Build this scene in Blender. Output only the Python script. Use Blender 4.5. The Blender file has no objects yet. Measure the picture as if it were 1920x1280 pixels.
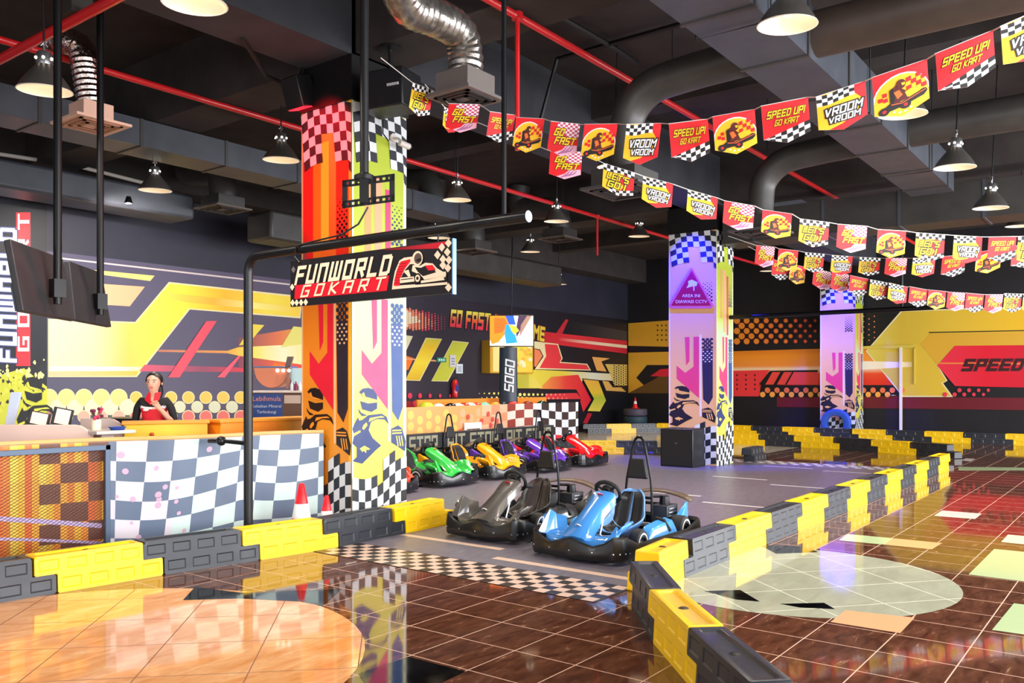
import bpy, bmesh, math, random
from mathutils import Vector, Matrix
random.seed(7)
sc = bpy.context.scene
COL = sc.collection
PI = math.pi
# ------------------------------------------------------------------ camera
# room axes: X runs along the left wall to the back wall, Y towards the left wall
FWD = Vector((.7965, .6046, 0)); RGT = Vector((.6046, -.7965, 0)); UP = Vector((0, 0, 1))
EYE = Vector((0, 0, 1.5)); FOC = 1600.0; V0 = 719.0
cd = bpy.data.cameras.new('camera'); cam = bpy.data.objects.new('camera', cd); COL.objects.link(cam)
cam.location = EYE
cam.rotation_euler = (PI / 2, 0, math.atan2(FWD.y, FWD.x) - PI / 2)
cd.sensor_width = 36; cd.lens = 36 * FOC / 1920; cd.shift_y = (V0 - 640) / 1920; cd.clip_end = 200
sc.camera = cam
sc.view_settings.view_transform = 'Standard'; sc.view_settings.look = 'None'
sc.view_settings.gamma = 1; sc.view_settings.use_curve_mapping = False
sc.view_settings.exposure = 0.5
# ------------------------------------------------------------------ light
w = bpy.data.worlds.new('world'); sc.world = w; w.use_nodes = True
w.node_tree.nodes['Background'].inputs[0].default_value = (.86, .88, 1, 1)
w.node_tree.nodes['Background'].inputs[1].default_value = .7
def lamp(name, kind, loc, power, color=(1, 1, 1), aim=None, **kw):
    l = bpy.data.lights.new(name, kind); l.energy = power; l.color = color
    for k, v in kw.items(): setattr(l, k, v)
    o = bpy.data.objects.new(name, l); COL.objects.link(o); o.location = loc
    if aim is not None:
        o.rotation_euler = (Vector(aim) - Vector(loc)).to_track_quat('-Z', 'Y').to_euler()
    return o
# daylight through the glazed shop front on the right and behind the camera
lamp('shopfront_daylight', 'AREA', (12, -5, 2.3), 2700, (.97, .98, 1), (12, 3, 1.1), shape='RECTANGLE', size=26, size_y=3.6)
lamp('atrium_daylight', 'AREA', (-6, 2, 2.2), 260, (1, .96, .9), (6, 6, 1.2), shape='RECTANGLE', size=10, size_y=3)
# coloured wash lights over the printed columns
lamp('red_wash_light', 'SPOT', (4.95, 6.80, 4.62), 260, (1, .005, .012), (5.75, 6.73, 3.88), spot_size=.95, spot_blend=.7, shadow_soft_size=.05)
lamp('blue_wash_light', 'SPOT', (14.0, 6.9, 4.72), 1300, (.01, .012, 1), (14.58, 6.9, 3.2), spot_size=1.1, spot_blend=.8, shadow_soft_size=.05)
lamp('blue_wash_light', 'SPOT', (23.75, 7.1, 4.72), 1600, (.01, .012, 1), (24.38, 7.1, 3.0), spot_size=1.1, spot_blend=.8, shadow_soft_size=.05)
# ------------------------------------------------------------------ pixels to places
def ray(u, v): return FWD + RGT * ((u - 960) / FOC) + UP * ((V0 - v) / FOC)
def PD(u, v, t): return EYE + ray(u, v) * t
def PX(u, v, x): r = ray(u, v); return EYE + r * (x / r.x)
def PY(u, v, y): r = ray(u, v); return EYE + r * (y / r.y)
def PZ(u, v, z): r = ray(u, v); return EYE + r * ((z - 1.5) / r.z)
# ------------------------------------------------------------------ materials
def lin(c): return c / 12.92 if c <= .04045 else ((c + .055) / 1.055) ** 2.4
def hexc(h): return tuple(lin(int(h[i:i + 2], 16) / 255) for i in (0, 2, 4)) + (1,)
MATS = {}
def bsdf(name):
    m = bpy.data.materials.new(name); m.use_nodes = True
    return m, m.node_tree, m.node_tree.nodes['Principled BSDF']
def M(h, rough=.5, metal=0, coat=0, emit=0, spec=.5, name=None):
    key = (h, rough, metal, coat, emit, spec)
    if key in MATS: return MATS[key]
    m, nt, b = bsdf(name or 'paint_' + h)
    c = hexc(h)
    b.inputs['Base Color'].default_value = c; b.inputs['Roughness'].default_value = rough
    b.inputs['Metallic'].default_value = metal; b.inputs['Coat Weight'].default_value = coat
    b.inputs['Specular IOR Level'].default_value = spec
    if emit:
        b.inputs['Emission Color'].default_value = c; b.inputs['Emission Strength'].default_value = emit
    elif not metal:
        # slight mottling so that nothing is perfectly even
        tc = nt.nodes.new('ShaderNodeTexCoord'); nz = nt.nodes.new('ShaderNodeTexNoise'); nz.inputs['Scale'].default_value = 9
        mr = nt.nodes.new('ShaderNodeMapRange'); mr.inputs['To Min'].default_value = max(rough - .05, .02); mr.inputs['To Max'].default_value = min(1, rough + .06)
        nt.links.new(tc.outputs['Object'], nz.inputs['Vector']); nt.links.new(nz.outputs['Fac'], mr.inputs['Value'])
        nt.links.new(mr.outputs['Result'], b.inputs['Roughness'])
    MATS[key] = m; return m
def grad(axis, stops, rough=.45, name='print_gradient'):
    """a printed colour blend along one axis of the object (metres)"""
    key = (axis, tuple(stops), rough)
    if key in MATS: return MATS[key]
    m, nt, b = bsdf(name); N = nt.nodes; L = nt.links
    tc = N.new('ShaderNodeTexCoord'); sx = N.new('ShaderNodeSeparateXYZ'); mr = N.new('ShaderNodeMapRange'); cr = N.new('ShaderNodeValToRGB')
    lo, hi = stops[0][0], stops[-1][0]
    mr.inputs['From Min'].default_value = lo; mr.inputs['From Max'].default_value = hi
    L.new(tc.outputs['Object'], sx.inputs[0]); L.new(sx.outputs[axis], mr.inputs['Value']); L.new(mr.outputs['Result'], cr.inputs['Fac'])
    e = cr.color_ramp.elements
    e[0].position = 0; e[0].color = hexc(stops[0][1]); e[1].position = 1; e[1].color = hexc(stops[-1][1])
    for p, c in stops[1:-1]:
        k = e.new((p - lo) / (hi - lo)); k.color = hexc(c)
    L.new(cr.outputs['Color'], b.inputs['Base Color']); b.inputs['Roughness'].default_value = rough
    MATS[key] = m; return m
def noisy(name, c1, c2, scale=4, rough=.6, bump=.0, detail=6, c3=None, stretch=(1, 1, 1)):
    m, nt, b = bsdf(name); N = nt.nodes; L = nt.links
    tc = N.new('ShaderNodeTexCoord'); mp = N.new('ShaderNodeMapping'); mp.inputs['Scale'].default_value = stretch
    nz = N.new('ShaderNodeTexNoise'); nz.inputs['Scale'].default_value = scale; nz.inputs['Detail'].default_value = detail
    cr = N.new('ShaderNodeValToRGB'); e = cr.color_ramp.elements
    e[0].position = .3; e[0].color = hexc(c1); e[1].position = .7; e[1].color = hexc(c2)
    if c3: k = e.new(.9); k.color = hexc(c3)
    L.new(tc.outputs['Object'], mp.inputs[0]); L.new(mp.outputs[0], nz.inputs['Vector']); L.new(nz.outputs['Fac'], cr.inputs['Fac']); L.new(cr.outputs['Color'], b.inputs['Base Color'])
    b.inputs['Roughness'].default_value = rough
    if bump:
        bp = N.new('ShaderNodeBump'); bp.inputs['Strength'].default_value = bump; bp.inputs['Distance'].default_value = .01
        L.new(nz.outputs['Fac'], bp.inputs['Height']); L.new(bp.outputs[0], b.inputs['Normal'])
    return m
def tile(name, c1, c2, c3, grout, size=.406, rot=0, ox=3.829, oy=3.70, gw=.0035, rough=.05, scale=5, streak=1.0):
    """polished stone tiles with thin joints"""
    m, nt, b = bsdf(name); N = nt.nodes; L = nt.links
    def math_(op, a, c=None):
        n = N.new('ShaderNodeMath'); n.operation = op
        for i, x in enumerate((a, c)):
            if x is None: continue
            if isinstance(x, (int, float)): n.inputs[i].default_value = x
            else: L.new(x, n.inputs[i])
        return n.outputs[0]
    tc = N.new('ShaderNodeTexCoord'); mp = N.new('ShaderNodeMapping'); mp.vector_type = 'TEXTURE'
    mp.inputs['Location'].default_value = (ox, oy, 0); mp.inputs['Rotation'].default_value = (0, 0, rot)
    L.new(tc.outputs['Object'], mp.inputs[0])
    sx = N.new('ShaderNodeSeparateXYZ'); L.new(mp.outputs[0], sx.inputs[0])
    ds = []
    for ax in ('X', 'Y'):
        f = math_('FRACT', math_('DIVIDE', sx.outputs[ax], size))
        d = math_('MINIMUM', f, math_('SUBTRACT', 1, f)); ds.append(d)
    g = math_('LESS_THAN', math_('MINIMUM', ds[0], ds[1]), gw / size)
    mp2 = N.new('ShaderNodeMapping'); mp2.inputs['Rotation'].default_value = (0, 0, .6 + rot); mp2.inputs['Scale'].default_value = (1, 1 + 2.2 * streak, 1)
    L.new(tc.outputs['Object'], mp2.inputs[0])
    nz = N.new('ShaderNodeTexNoise'); nz.inputs['Scale'].default_value = scale; nz.inputs['Detail'].default_value = 8; nz.inputs['Roughness'].default_value = .65; nz.inputs['Distortion'].default_value = .6
    L.new(mp2.outputs[0], nz.inputs['Vector'])
    cr = N.new('ShaderNodeValToRGB'); e = cr.color_ramp.elements
    e[0].position = .36; e[0].color = hexc(c1); e[1].position = .62; e[1].color = hexc(c2); k = e.new(.74); k.color = hexc(c3)
    L.new(nz.outputs['Fac'], cr.inputs['Fac'])
    mx = N.new('ShaderNodeMix'); mx.data_type = 'RGBA'; mx.inputs[7].default_value = hexc(grout)
    L.new(g, mx.inputs[0]); L.new(cr.outputs['Color'], mx.inputs[6]); L.new(mx.outputs[2], b.inputs['Base Color'])
    rr = math_('ADD', math_('MULTIPLY', g, .45), rough); L.new(rr, b.inputs['Roughness'])
    b.inputs['IOR'].default_value = 1.62
    return m
# ------------------------------------------------------------------ mesh building
class MB:
    def __init__(s): s.v = []; s.f = []; s.m = []; s.mats = []
    def mi(s, mat):
        if mat not in s.mats: s.mats.append(mat)
        return s.mats.index(mat)
    def add(s, vs, fs, mat):
        o = len(s.v); s.v += [tuple(p) for p in vs]; k = s.mi(mat)
        for f in fs: s.f.append([i + o for i in f]); s.m.append(k)
    def quad(s, a, b, c, d, mat): s.add([a, b, c, d], [(0, 1, 2, 3)], mat)
    def poly(s, pts, mat): s.add(pts, [tuple(range(len(pts)))], mat)
    def box(s, a, b, mat, M4=None):
        x0, y0, z0 = a; x1, y1, z1 = b
        vs = [Vector(p) for p in ((x0, y0, z0), (x1, y0, z0), (x1, y1, z0), (x0, y1, z0), (x0, y0, z1), (x1, y0, z1), (x1, y1, z1), (x0, y1, z1))]
        if M4: vs = [M4 @ p for p in vs]
        s.add(vs, [(0, 3, 2, 1), (4, 5, 6, 7), (0, 1, 5, 4), (1, 2, 6, 5), (2, 3, 7, 6), (3, 0, 4, 7)], mat)
    def obox(s, c, sx, sy, sz, mat, rz=0, rx=0, ry=0):
        m = Matrix.Translation(c) @ Matrix.Rotation(rz, 4, 'Z') @ Matrix.Rotation(ry, 4, 'Y') @ Matrix.Rotation(rx, 4, 'X')
        s.box((-sx / 2, -sy / 2, -sz / 2), (sx / 2, sy / 2, sz / 2), mat, m)
    def hexa(s, p, mat):       # 8 corners: bottom ring 0-3, top ring 4-7
        s.add(p, [(0, 3, 2, 1), (4, 5, 6, 7), (0, 1, 5, 4), (1, 2, 6, 5), (2, 3, 7, 6), (3, 0, 4, 7)], mat)
    def prism(s, pts, off, mat):   # flat outline given thickness along off
        n = len(pts); off = Vector(off); a = [Vector(p) for p in pts]; b = [p + off for p in a]
        s.add(a + b, [tuple(range(n))[::-1], tuple(range(n, 2 * n))] + [(i, (i + 1) % n, n + (i + 1) % n, n + i) for i in range(n)], mat)
    def tube(s, pts, r, mat, seg=8, closed=False, caps=True):
        pts = [Vector(p) for p in pts]; n = len(pts); rs = r if isinstance(r, (list, tuple)) else [r] * n
        rings = []; prev = None
        for i, p in enumerate(pts):
            if closed: d = pts[(i + 1) % n] - pts[i - 1]
            elif i == 0: d = pts[1] - p
            elif i == n - 1: d = p - pts[i - 1]
            else: d = (pts[i + 1] - p).normalized() + (p - pts[i - 1]).normalized()
            d.normalize()
            if prev is None:
                a = Vector((0, 0, 1)) if abs(d.z) < .9 else Vector((1, 0, 0))
                x = d.cross(a).normalized()
            else:
                x = prev - d * prev.dot(d); x.normalize()
            prev = x; y = d.cross(x)
            rings.append([p + (x * math.cos(2 * PI * k / seg) + y * math.sin(2 * PI * k / seg)) * rs[i] for k in range(seg)])
        vs = [q for g in rings for q in g]; fs = []
        for i in range(n if closed else n - 1):
            j = (i + 1) % n
            for k in range(seg):
                l = (k + 1) % seg; fs.append((i * seg + k, i * seg + l, j * seg + l, j * seg + k))
        if caps and not closed: fs += [tuple(range(seg))[::-1], tuple(range((n - 1) * seg, n * seg))]
        s.add(vs, fs, mat)
    def lathe(s, prof, mat, c=(0, 0, 0), seg=24, M4=None):   # prof: (r, z) list
        c = Vector(c); vs = []; n = len(prof)
        for r, z in prof:
            for k in range(seg):
                p = Vector((r * math.cos(2 * PI * k / seg), r * math.sin(2 * PI * k / seg), z))
                vs.append((M4 @ p if M4 else p) + c)
        fs = [(i * seg + k, i * seg + (k + 1) % seg, (i + 1) * seg + (k + 1) % seg, (i + 1) * seg + k) for i in range(n - 1) for k in range(seg)]
        s.add(vs, fs, mat)
    def grid(s, rows, mat, closed=False):   # rows of points lofted together
        n = len(rows[0]); vs = [p for r in rows for p in r]; fs = []
        for i in range(len(rows) - 1):
            for k in range(n if closed else n - 1):
                l = (k + 1) % n; fs.append((i * n + k, i * n + l, (i + 1) * n + l, (i + 1) * n + k))
        s.add(vs, fs, mat)
    def ball(s, c, r, mat, seg=12, sc_=(1, 1, 1)):
        n = max(4, seg // 2)
        m = Matrix.Diagonal((sc_[0], sc_[1], sc_[2], 1))
        s.lathe([(max(1e-4, r * math.sin(PI * i / n)), -r * math.cos(PI * i / n)) for i in range(n + 1)], mat, c, seg, m)
    def build(s, name, parent=None, bevel=0, smooth=True, solid=0, sub=0, fix=True, angle=38, weld=False):
        me = bpy.data.meshes.new(name); me.from_pydata(s.v, [], s.f)
        for m in s.mats: me.materials.append(m)
        me.polygons.foreach_set('material_index', s.m)
        if fix or weld:
            bm = bmesh.new(); bm.from_mesh(me)
            if weld: bmesh.ops.remove_doubles(bm, verts=bm.verts, dist=1e-4)
            bmesh.ops.recalc_face_normals(bm, faces=bm.faces); bm.to_mesh(me); bm.free()
        if smooth:
            me.polygons.foreach_set('use_smooth', [True] * len(me.polygons))
            me.set_sharp_from_angle(angle=math.radians(angle))
        me.update()
        o = bpy.data.objects.new(name, me); COL.objects.link(o)
        if parent: o.parent = parent
        if solid:
            q = o.modifiers.new('thickness', 'SOLIDIFY'); q.thickness = solid
        if sub:
            q = o.modifiers.new('smooth', 'SUBSURF'); q.levels = q.render_levels = sub
        if bevel:
            q = o.modifiers.new('edges', 'BEVEL'); q.width = bevel; q.segments = 2; q.limit_method = 'ANGLE'; q.angle_limit = math.radians(40)
        return o
def tag(o, label=None, cat=None, group=None, kind=None):
    if label: o['label'] = label
    if cat: o['category'] = cat
    if group: o['group'] = group
    if kind: o['kind'] = kind
    return o
def empty(name, loc=(0, 0, 0), rz=0):
    o = bpy.data.objects.new(name, None); COL.objects.link(o); o.location = loc; o.rotation_euler = (0, 0, rz); o.empty_display_size = .1
    return o
KIDS = {}
def copy_tree(o, parent=None):
    c = o.copy(); COL.objects.link(c); c.parent = parent
    for ch in list(o.children): copy_tree(ch, c)
    return c
ORD = 'first second third fourth fifth sixth seventh eighth ninth tenth eleventh twelfth thirteenth fourteenth fifteenth sixteenth'.split()
# ------------------------------------------------------------------ lettering and printed art
G_ = {
 'A': [[(0, 0), (0, 6), (4, 6), (4, 0)], [(0, 2.8), (4, 2.8)]], 'B': [[(0, 0), (0, 6), (3.4, 6), (4, 5), (3.4, 3), (4, 1.6), (4, 0), (0, 0)], [(0, 3), (3.4, 3)]],
 'C': [[(4, 6), (0, 6), (0, 0), (4, 0)]], 'D': [[(0, 0), (0, 6), (3.2, 6), (4, 5.2), (4, .8), (3.2, 0), (0, 0)]],
 'E': [[(4, 6), (0, 6), (0, 0), (4, 0)], [(0, 3), (3.6, 3)]], 'F': [[(4, 6), (0, 6), (0, 0)], [(0, 3), (3.4, 3)]],
 'G': [[(4, 6), (0, 6), (0, 0), (4, 0), (4, 3), (2.2, 3)]], 'H': [[(0, 0), (0, 6)], [(4, 0), (4, 6)], [(0, 3), (4, 3)]], 'I': [[(0, 0), (0, 6)]],
 'K': [[(0, 0), (0, 6)], [(4, 6), (.4, 3), (4, 0)]], 'L': [[(0, 6), (0, 0), (3.8, 0)]], 'M': [[(0, 0), (0, 6), (2.5, 3), (5, 6), (5, 0)]],
 'N': [[(0, 0), (0, 6), (4, 6), (4, 0)]], 'O': [[(0, 0), (0, 6), (4, 6), (4, 0), (0, 0)]], 'P': [[(0, 0), (0, 6), (4, 6), (4, 2.8), (0, 2.8)]],
 'R': [[(0, 0), (0, 6), (4, 6), (4, 2.8), (0, 2.8)], [(2, 2.8), (4, 0)]], 'S': [[(4, 6), (0, 6), (0, 3), (4, 3), (4, 0), (0, 0)]], 'T': [[(0, 6), (4.4, 6)], [(2.2, 6), (2.2, 0)]],
 'U': [[(0, 6), (0, 0), (4, 0), (4, 6)]], 'V': [[(0, 6), (2, 0), (4, 6)]], 'W': [[(0, 6), (0, 0), (5.2, 0), (5.2, 6)], [(2.6, 0), (2.6, 6)]],
 '!': [[(0, 6), (0, 2)], [(0, .5), (0, 0)]], "'": [[(0, 6), (0, 4.4)]]}
def letters(text, th, shear=0.0, gap=1.5):
    """block lettering as quads in a box 0..W by 0..6"""
    x = 0; out = []
    for ch in text:
        if ch == ' ': x += 3.0; continue
        w_ = max(p[0] for l in G_[ch] for p in l)
        for l in G_[ch]:
            for a, b in zip(l, l[1:]):
                a = Vector(a); b = Vector(b); d = (b - a).normalized(); n = Vector((-d.y, d.x)) * th / 2; e = d * th / 2 * (1 if min(abs(d.x), abs(d.y)) < .05 else .35)
                out.append([((p.x + x + shear * p.y), p.y) for p in (a - e - n, b + e - n, b + e + n, a - e + n)])
        x += w_ + th + gap * .55
    return out, x - gap * .55 - th
class Art(MB):
    """flat print: every shape lies on a mapped surface, later layers a hair in front"""
    def __init__(s, fn, step=.0012): super().__init__(); s.fn = fn; s.step = step
    def at(s, p, k): return s.fn(p[0], p[1], k * s.step)
    def shape(s, pts, mat, k=1):
        s.n_ = getattr(s, 'n_', 0) + 1; k += .004 * (s.n_ % 200)     # overlapping shapes of one layer never coincide
        s.poly([s.at(p, k) for p in pts], mat)
    def rect(s, x0, y0, x1, y1, mat, k=1): s.shape([(x0, y0), (x1, y0), (x1, y1), (x0, y1)], mat, k)
    def disc(s, x, y, rx, ry, mat, k=1, n=12): s.shape([(x + rx * math.cos(2 * PI * i / n), y + ry * math.sin(2 * PI * i / n)) for i in range(n)], mat, k)
    def ring(s, x, y, r0, r1, a0, a1, mat, k=1, n=16, asp=1):
        A = [a0 + (a1 - a0) * i / n for i in range(n + 1)]
        s.shape([(x + r0 * math.cos(a), y + asp * r0 * math.sin(a)) for a in A] + [(x + r1 * math.cos(a), y + asp * r1 * math.sin(a)) for a in A[::-1]], mat, k)
    def text(s, t, tl, tr, bl, mat, k=2, th=1.5, shear=.18, edge=None, eth=1.3, gap=1.5):
        """lettering filling the box given by three corners"""
        tl, tr, bl = Vector(tl), Vector(tr), Vector(bl)
        for T_, m_, kk in (((th + eth, edge, k), (th, mat, k + 1)) if edge else ((th, mat, k + 1),)):
            qs, W = letters(t, th, shear, gap)
            q2 = qs
            if T_ != th:
                q2 = []
                for q in qs:
                    cx = sum(p[0] for p in q) / 4; cy = sum(p[1] for p in q) / 4
                    a, b, c, d = [Vector(p) for p in q]
                    du = (b - a).normalized() * eth / 2; dv = (d - a).normalized() * eth / 2
                    q2.append([a - du - dv, b + du - dv, c + du + dv, d - du + dv])
            W += shear * 6
            for q in q2:
                s.shape([tuple(tl + (tr - tl) * (p[0] / W) + (bl - tl) * (1 - p[1] / 6)) for p in q], m_, kk)
def font_quads(text, size=1.0):
    """small plain lettering from the built-in typeface, as 2D polygons"""
    cu = bpy.data.curves.new('t', 'FONT'); cu.body = text; cu.size = size; cu.align_x = 'CENTER'; cu.resolution_u = 2
    o = bpy.data.objects.new('t', cu); COL.objects.link(o)
    dg = bpy.context.evaluated_depsgraph_get(); me = bpy.data.meshes.new_from_object(o.evaluated_get(dg))
    vs = [(p.co.x, p.co.y) for p in me.vertices]; fs = [tuple(p.vertices) for p in me.polygons]
    bpy.data.objects.remove(o); bpy.data.curves.remove(cu); bpy.data.meshes.remove(me)
    return vs, fs
def put_font(art, text, cx, cy, size, mat, k, flip=-1):
    vs, fs = font_quads(text, size)
    art.add([art.at((cx + x, cy + flip * y), k) for x, y in vs], fs, mat)
BLACK = M('0B0B0D', .45); WHITE = M('F2F2F2', .5); DARK = M('17181C', .6)
# ================================================================== the setting
XB, YL, ZC = 25.3, 14.3, 5.6          # back wall, left wall, ceiling
def floor_xy(u, v): p = PZ(u, v, 0); return (p.x, p.y)
brown = tile('brown_marble_tiles', '4A2A1E', '6E4432', 'C09A7C', 'D8B09A', rough=.05)
beige45 = tile('beige_stone_inlay', 'E69A58', 'F8BC84', 'FCDAB4', '8A4E2C', rot=PI / 4, size=.56, ox=1.91, oy=4.56, rough=.06, scale=3)
green45 = tile('green_stone_inlay', 'A7A894', 'B5B8A2', 'C4C6B2', 'E4DFCB', rot=PI / 4 + .1, size=.5, ox=6.1, oy=2.2, rough=.06, scale=2)
cream = tile('cream_floor_tiles', 'CFC2A8', 'DDD2BC', 'EAE2D0', 'B3A48A', rough=.12, scale=2)
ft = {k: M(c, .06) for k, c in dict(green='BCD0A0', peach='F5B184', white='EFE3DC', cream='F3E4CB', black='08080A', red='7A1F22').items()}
A = Art(lambda x, y, d: Vector((x, y, d)), .0006)
A.rect(-5, -9, XB, YL, brown, 0)
A.rect(17.2, 6.75, XB, YL, cream, 1)
A.disc(2.15, 4.75, 1.67, 1.67, beige45, 2, 64)
A.disc(6.6, 2.3, 1.2, 1.2, green45, 2, 64)
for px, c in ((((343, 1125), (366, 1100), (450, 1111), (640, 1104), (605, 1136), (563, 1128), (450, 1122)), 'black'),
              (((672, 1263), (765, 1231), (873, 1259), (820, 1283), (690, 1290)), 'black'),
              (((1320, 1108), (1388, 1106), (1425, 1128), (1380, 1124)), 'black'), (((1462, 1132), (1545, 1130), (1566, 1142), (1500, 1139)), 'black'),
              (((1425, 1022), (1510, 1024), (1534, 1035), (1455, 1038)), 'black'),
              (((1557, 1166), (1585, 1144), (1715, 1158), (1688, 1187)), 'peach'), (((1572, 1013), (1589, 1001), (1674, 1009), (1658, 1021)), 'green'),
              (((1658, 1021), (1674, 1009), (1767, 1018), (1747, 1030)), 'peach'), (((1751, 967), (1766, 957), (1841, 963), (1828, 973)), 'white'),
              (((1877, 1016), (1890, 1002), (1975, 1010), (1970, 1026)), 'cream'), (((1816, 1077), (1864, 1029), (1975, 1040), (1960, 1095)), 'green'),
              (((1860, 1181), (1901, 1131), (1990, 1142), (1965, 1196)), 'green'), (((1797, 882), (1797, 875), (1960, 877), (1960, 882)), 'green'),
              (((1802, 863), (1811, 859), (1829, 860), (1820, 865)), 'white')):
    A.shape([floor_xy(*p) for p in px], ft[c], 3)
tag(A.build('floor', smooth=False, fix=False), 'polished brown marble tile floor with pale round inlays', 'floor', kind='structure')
# rubber track surface with its painted grid lines
mat_ = noisy('track_rubber', '645E6C', '78727F', 6, .36, .1, stretch=(1, 3, 1)); line = M('D9D2D6', .45); lineg = M('D8B9A6', .4)
T = MB()
outline = [(5.52, 3.13), (16.2, 3.13), (16.2, 7.6), (15.2, 10.2), (8.0, 10.2), (7.2, 7.3), (7.2, 6.0), (5.52, 6.0)]
T.prism([(x, y, .0025) for x, y in outline], (0, 0, .004), mat_)
def stripe(x, y0, y1, wd=.07, m=line): T.quad((x, y0, .0072), (x + wd, y0, .0072), (x + wd, y1, .0072), (x, y1, .0072), m)
for x in (8.0, 10.0, 12.35, 14.85): stripe(x, 3.75, 4.6)
for x in (8.3, 10.5, 12.9, 15.1): stripe(x, 4.85, 5.75)
stripe(5.7, 3.2, 4.55, .09, lineg); stripe(6.03, 4.72, 5.98, .09, lineg)
for i in range(3):
    for j in range(40):
        if (i + j) % 2: T.quad(*[(15.62 + .18 * (i + a), 3.2 + .11 * (j + b), .0072) for a, b in ((0, 0), (1, 0), (1, 1), (0, 1))], line)
tag(T.build('track_mat', smooth=False, fix=False), 'dark grey rubber race track with painted white grid lines', 'race track', kind='structure')
K = MB(); cw = M('E3C4B2', .3); cb = M('2C211E', .3)
K.box((5.0, 3.08, .0022), (5.515, 6.02, .004), cb)
for i in range(5):
    for j in range(28):
        if (i + j) % 2 == 0:
            K.quad(*[(5.0 + .103 * (i + a), 3.1 + .103 * (j + b), .0046) for a, b in ((0, 0), (1, 0), (1, 1), (0, 1))], cw)
tag(K.build('finish_line', smooth=False, fix=False), 'checkered finish line strip across the track entrance before the front karts', 'floor marking')
# ceiling, beams
conc = noisy('dark_painted_concrete', '2B2624', '3A3432', 2.5, .8, .15); conc2 = noisy('grey_painted_concrete', '2B2D33', '383A41', 2.0, .8, .15)
c_ = MB(); c_.box((-5, -9, ZC), (XB, YL, ZC + .2), conc); tag(c_.build('ceiling', smooth=False), kind='structure')
bk = noisy('black_shade_wall', '17161A', '222126', 2, .7)  # unseen bulkheads added to keep daylight off the upper columns
q = MB(); q.box((-5, -9.2, 3.3), (XB, -9, ZC), bk); tag(q.build('shade_wall_right', smooth=False), kind='structure')
q = MB(); q.box((-5.2, -9, 3.3), (-5, YL, ZC), bk); tag(q.build('shade_wall_front', smooth=False), kind='structure')
def beam(a, b, m=conc2):
    q = MB(); q.box(a, b, m); tag(q.build('beam', smooth=False), kind='structure')
beam((-5, 6.35, 4.75), (XB, 7.05, ZC)); beam((-5, -.4, 4.9), (XB, .2, ZC)); beam((-5, 13.6, 4.85), (XB, YL, ZC), conc)
for x in (5.8, 14.6): 
    for y0, y1 in ((-9, -.4), (.2, 6.35), (7.05, 13.6)): beam((x, y0, 4.78), (x + .62, y1, ZC), conc)
for x in (10.2, 19.8):
    for y0, y1 in ((-9, -.4), (.2, 6.35), (7.05, 13.6)): beam((x, y0, 5.2), (x + .35, y1, ZC), conc)
# ------------------------------------------------------------------ left wall with its printed mural
navy = noisy('navy_wall_print', '20222F', '2A2A3A', 1.2, .55); Z = lambda v: v
def img(pts, x0, y0, k): return [(x0 + a / k, y0 + b / k) for a, b in pts]
L3 = lambda *p: img(p, 0, 400, 3); L5 = lambda *p: img(p, 640, 400, 3); L7 = lambda *p: img(p, 760, 540, 4.571); R3 = lambda *p: img(p, 1280, 400, 3)
W = Art(lambda u, v, d: PY(u, v, YL - d), .004)
Wd = MB()
yel = M('FFD21E', .45); yg = M('D8D33A', .45); red = M('E8263A', .45); org = M('FF7A1C', .45); peach = M('F7BE8E', .45); pink = M('FA5C72', .45); crm = M('F4E6B0', .45); blk = M('08080B', .5)
zz = lambda v, u=400: PY(u, v, YL).z
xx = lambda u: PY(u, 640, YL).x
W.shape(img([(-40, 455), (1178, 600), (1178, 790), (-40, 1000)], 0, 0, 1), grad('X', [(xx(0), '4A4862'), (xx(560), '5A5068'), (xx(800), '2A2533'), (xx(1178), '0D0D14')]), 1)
big = grad('X', [(xx(90), 'CFE0BC'), (xx(170), 'E9D7AE'), (xx(240), 'FFD658'), (xx(330), 'FFF03A'), (xx(420), 'FFC21A'), (xx(500), 'FFE94A'), (xx(566), 'FFD83A')])
W.shape(L3((950, 385), (1700, 465), (1690, 590), (1068, 540), (770, 920), (270, 920), (270, 592), (760, 610)), crm, 2)
W.shape(L3((954, 394), (1694, 474), (1684, 580), (1062, 533), (765, 912), (276, 912), (276, 600), (764, 618)), big, 3)
W.shape(L3((276, 860), (800, 862), (780, 885), (276, 885)), grad('X', [(xx(90), 'DCEFF0'), (xx(200), 'F3F4EC'), (xx(265), 'FFF6B0')]), 4)
W.shape(L3((276, 888), (776, 888), (765, 912), (276, 912)), grad('X', [(xx(90), 'E0CF9C'), (xx(260), 'FFC93A')]), 4)
W.shape(L3((900, 440), (1690, 530), (1686, 560), (1050, 500), (960, 480)), grad('X', [(xx(300), 'FFE84A'), (xx(400), 'FFB92A'), (xx(470), 'FFF58A'), (xx(562), 'FFD73A')]), 4)
W.shape(L3((300, 243), (1630, 395), (1630, 404), (300, 252)), M('D8C9C4', .5), 2)
W.shape(L3((530, 318), (870, 350), (845, 380), (590, 347)), M('F5DE7A', .45), 2)
W.shape(L3((560, 395), (815, 412), (730, 522), (560, 512)), M('F6B98A', .45), 2)
W.shape(L3((800, 850), (1420, 868), (1400, 892), (780, 888)), grad('X', [(xx(260), 'E2506C'), (xx(380), '9A4460'), (xx(470), 'F03A4C')]), 2)
W.shape(L3((890, 766), (1280, 772), (1340, 752), (1700, 735), (1700, 850), (1340, 800), (1280, 786), (890, 778)), grad('X', [(xx(296), 'C9785A'), (xx(420), 'F7A24A'), (xx(470), 'FFE94A'), (xx(530), 'FFFBD0'), (xx(566), 'FFF3A0')]), 3)
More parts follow.
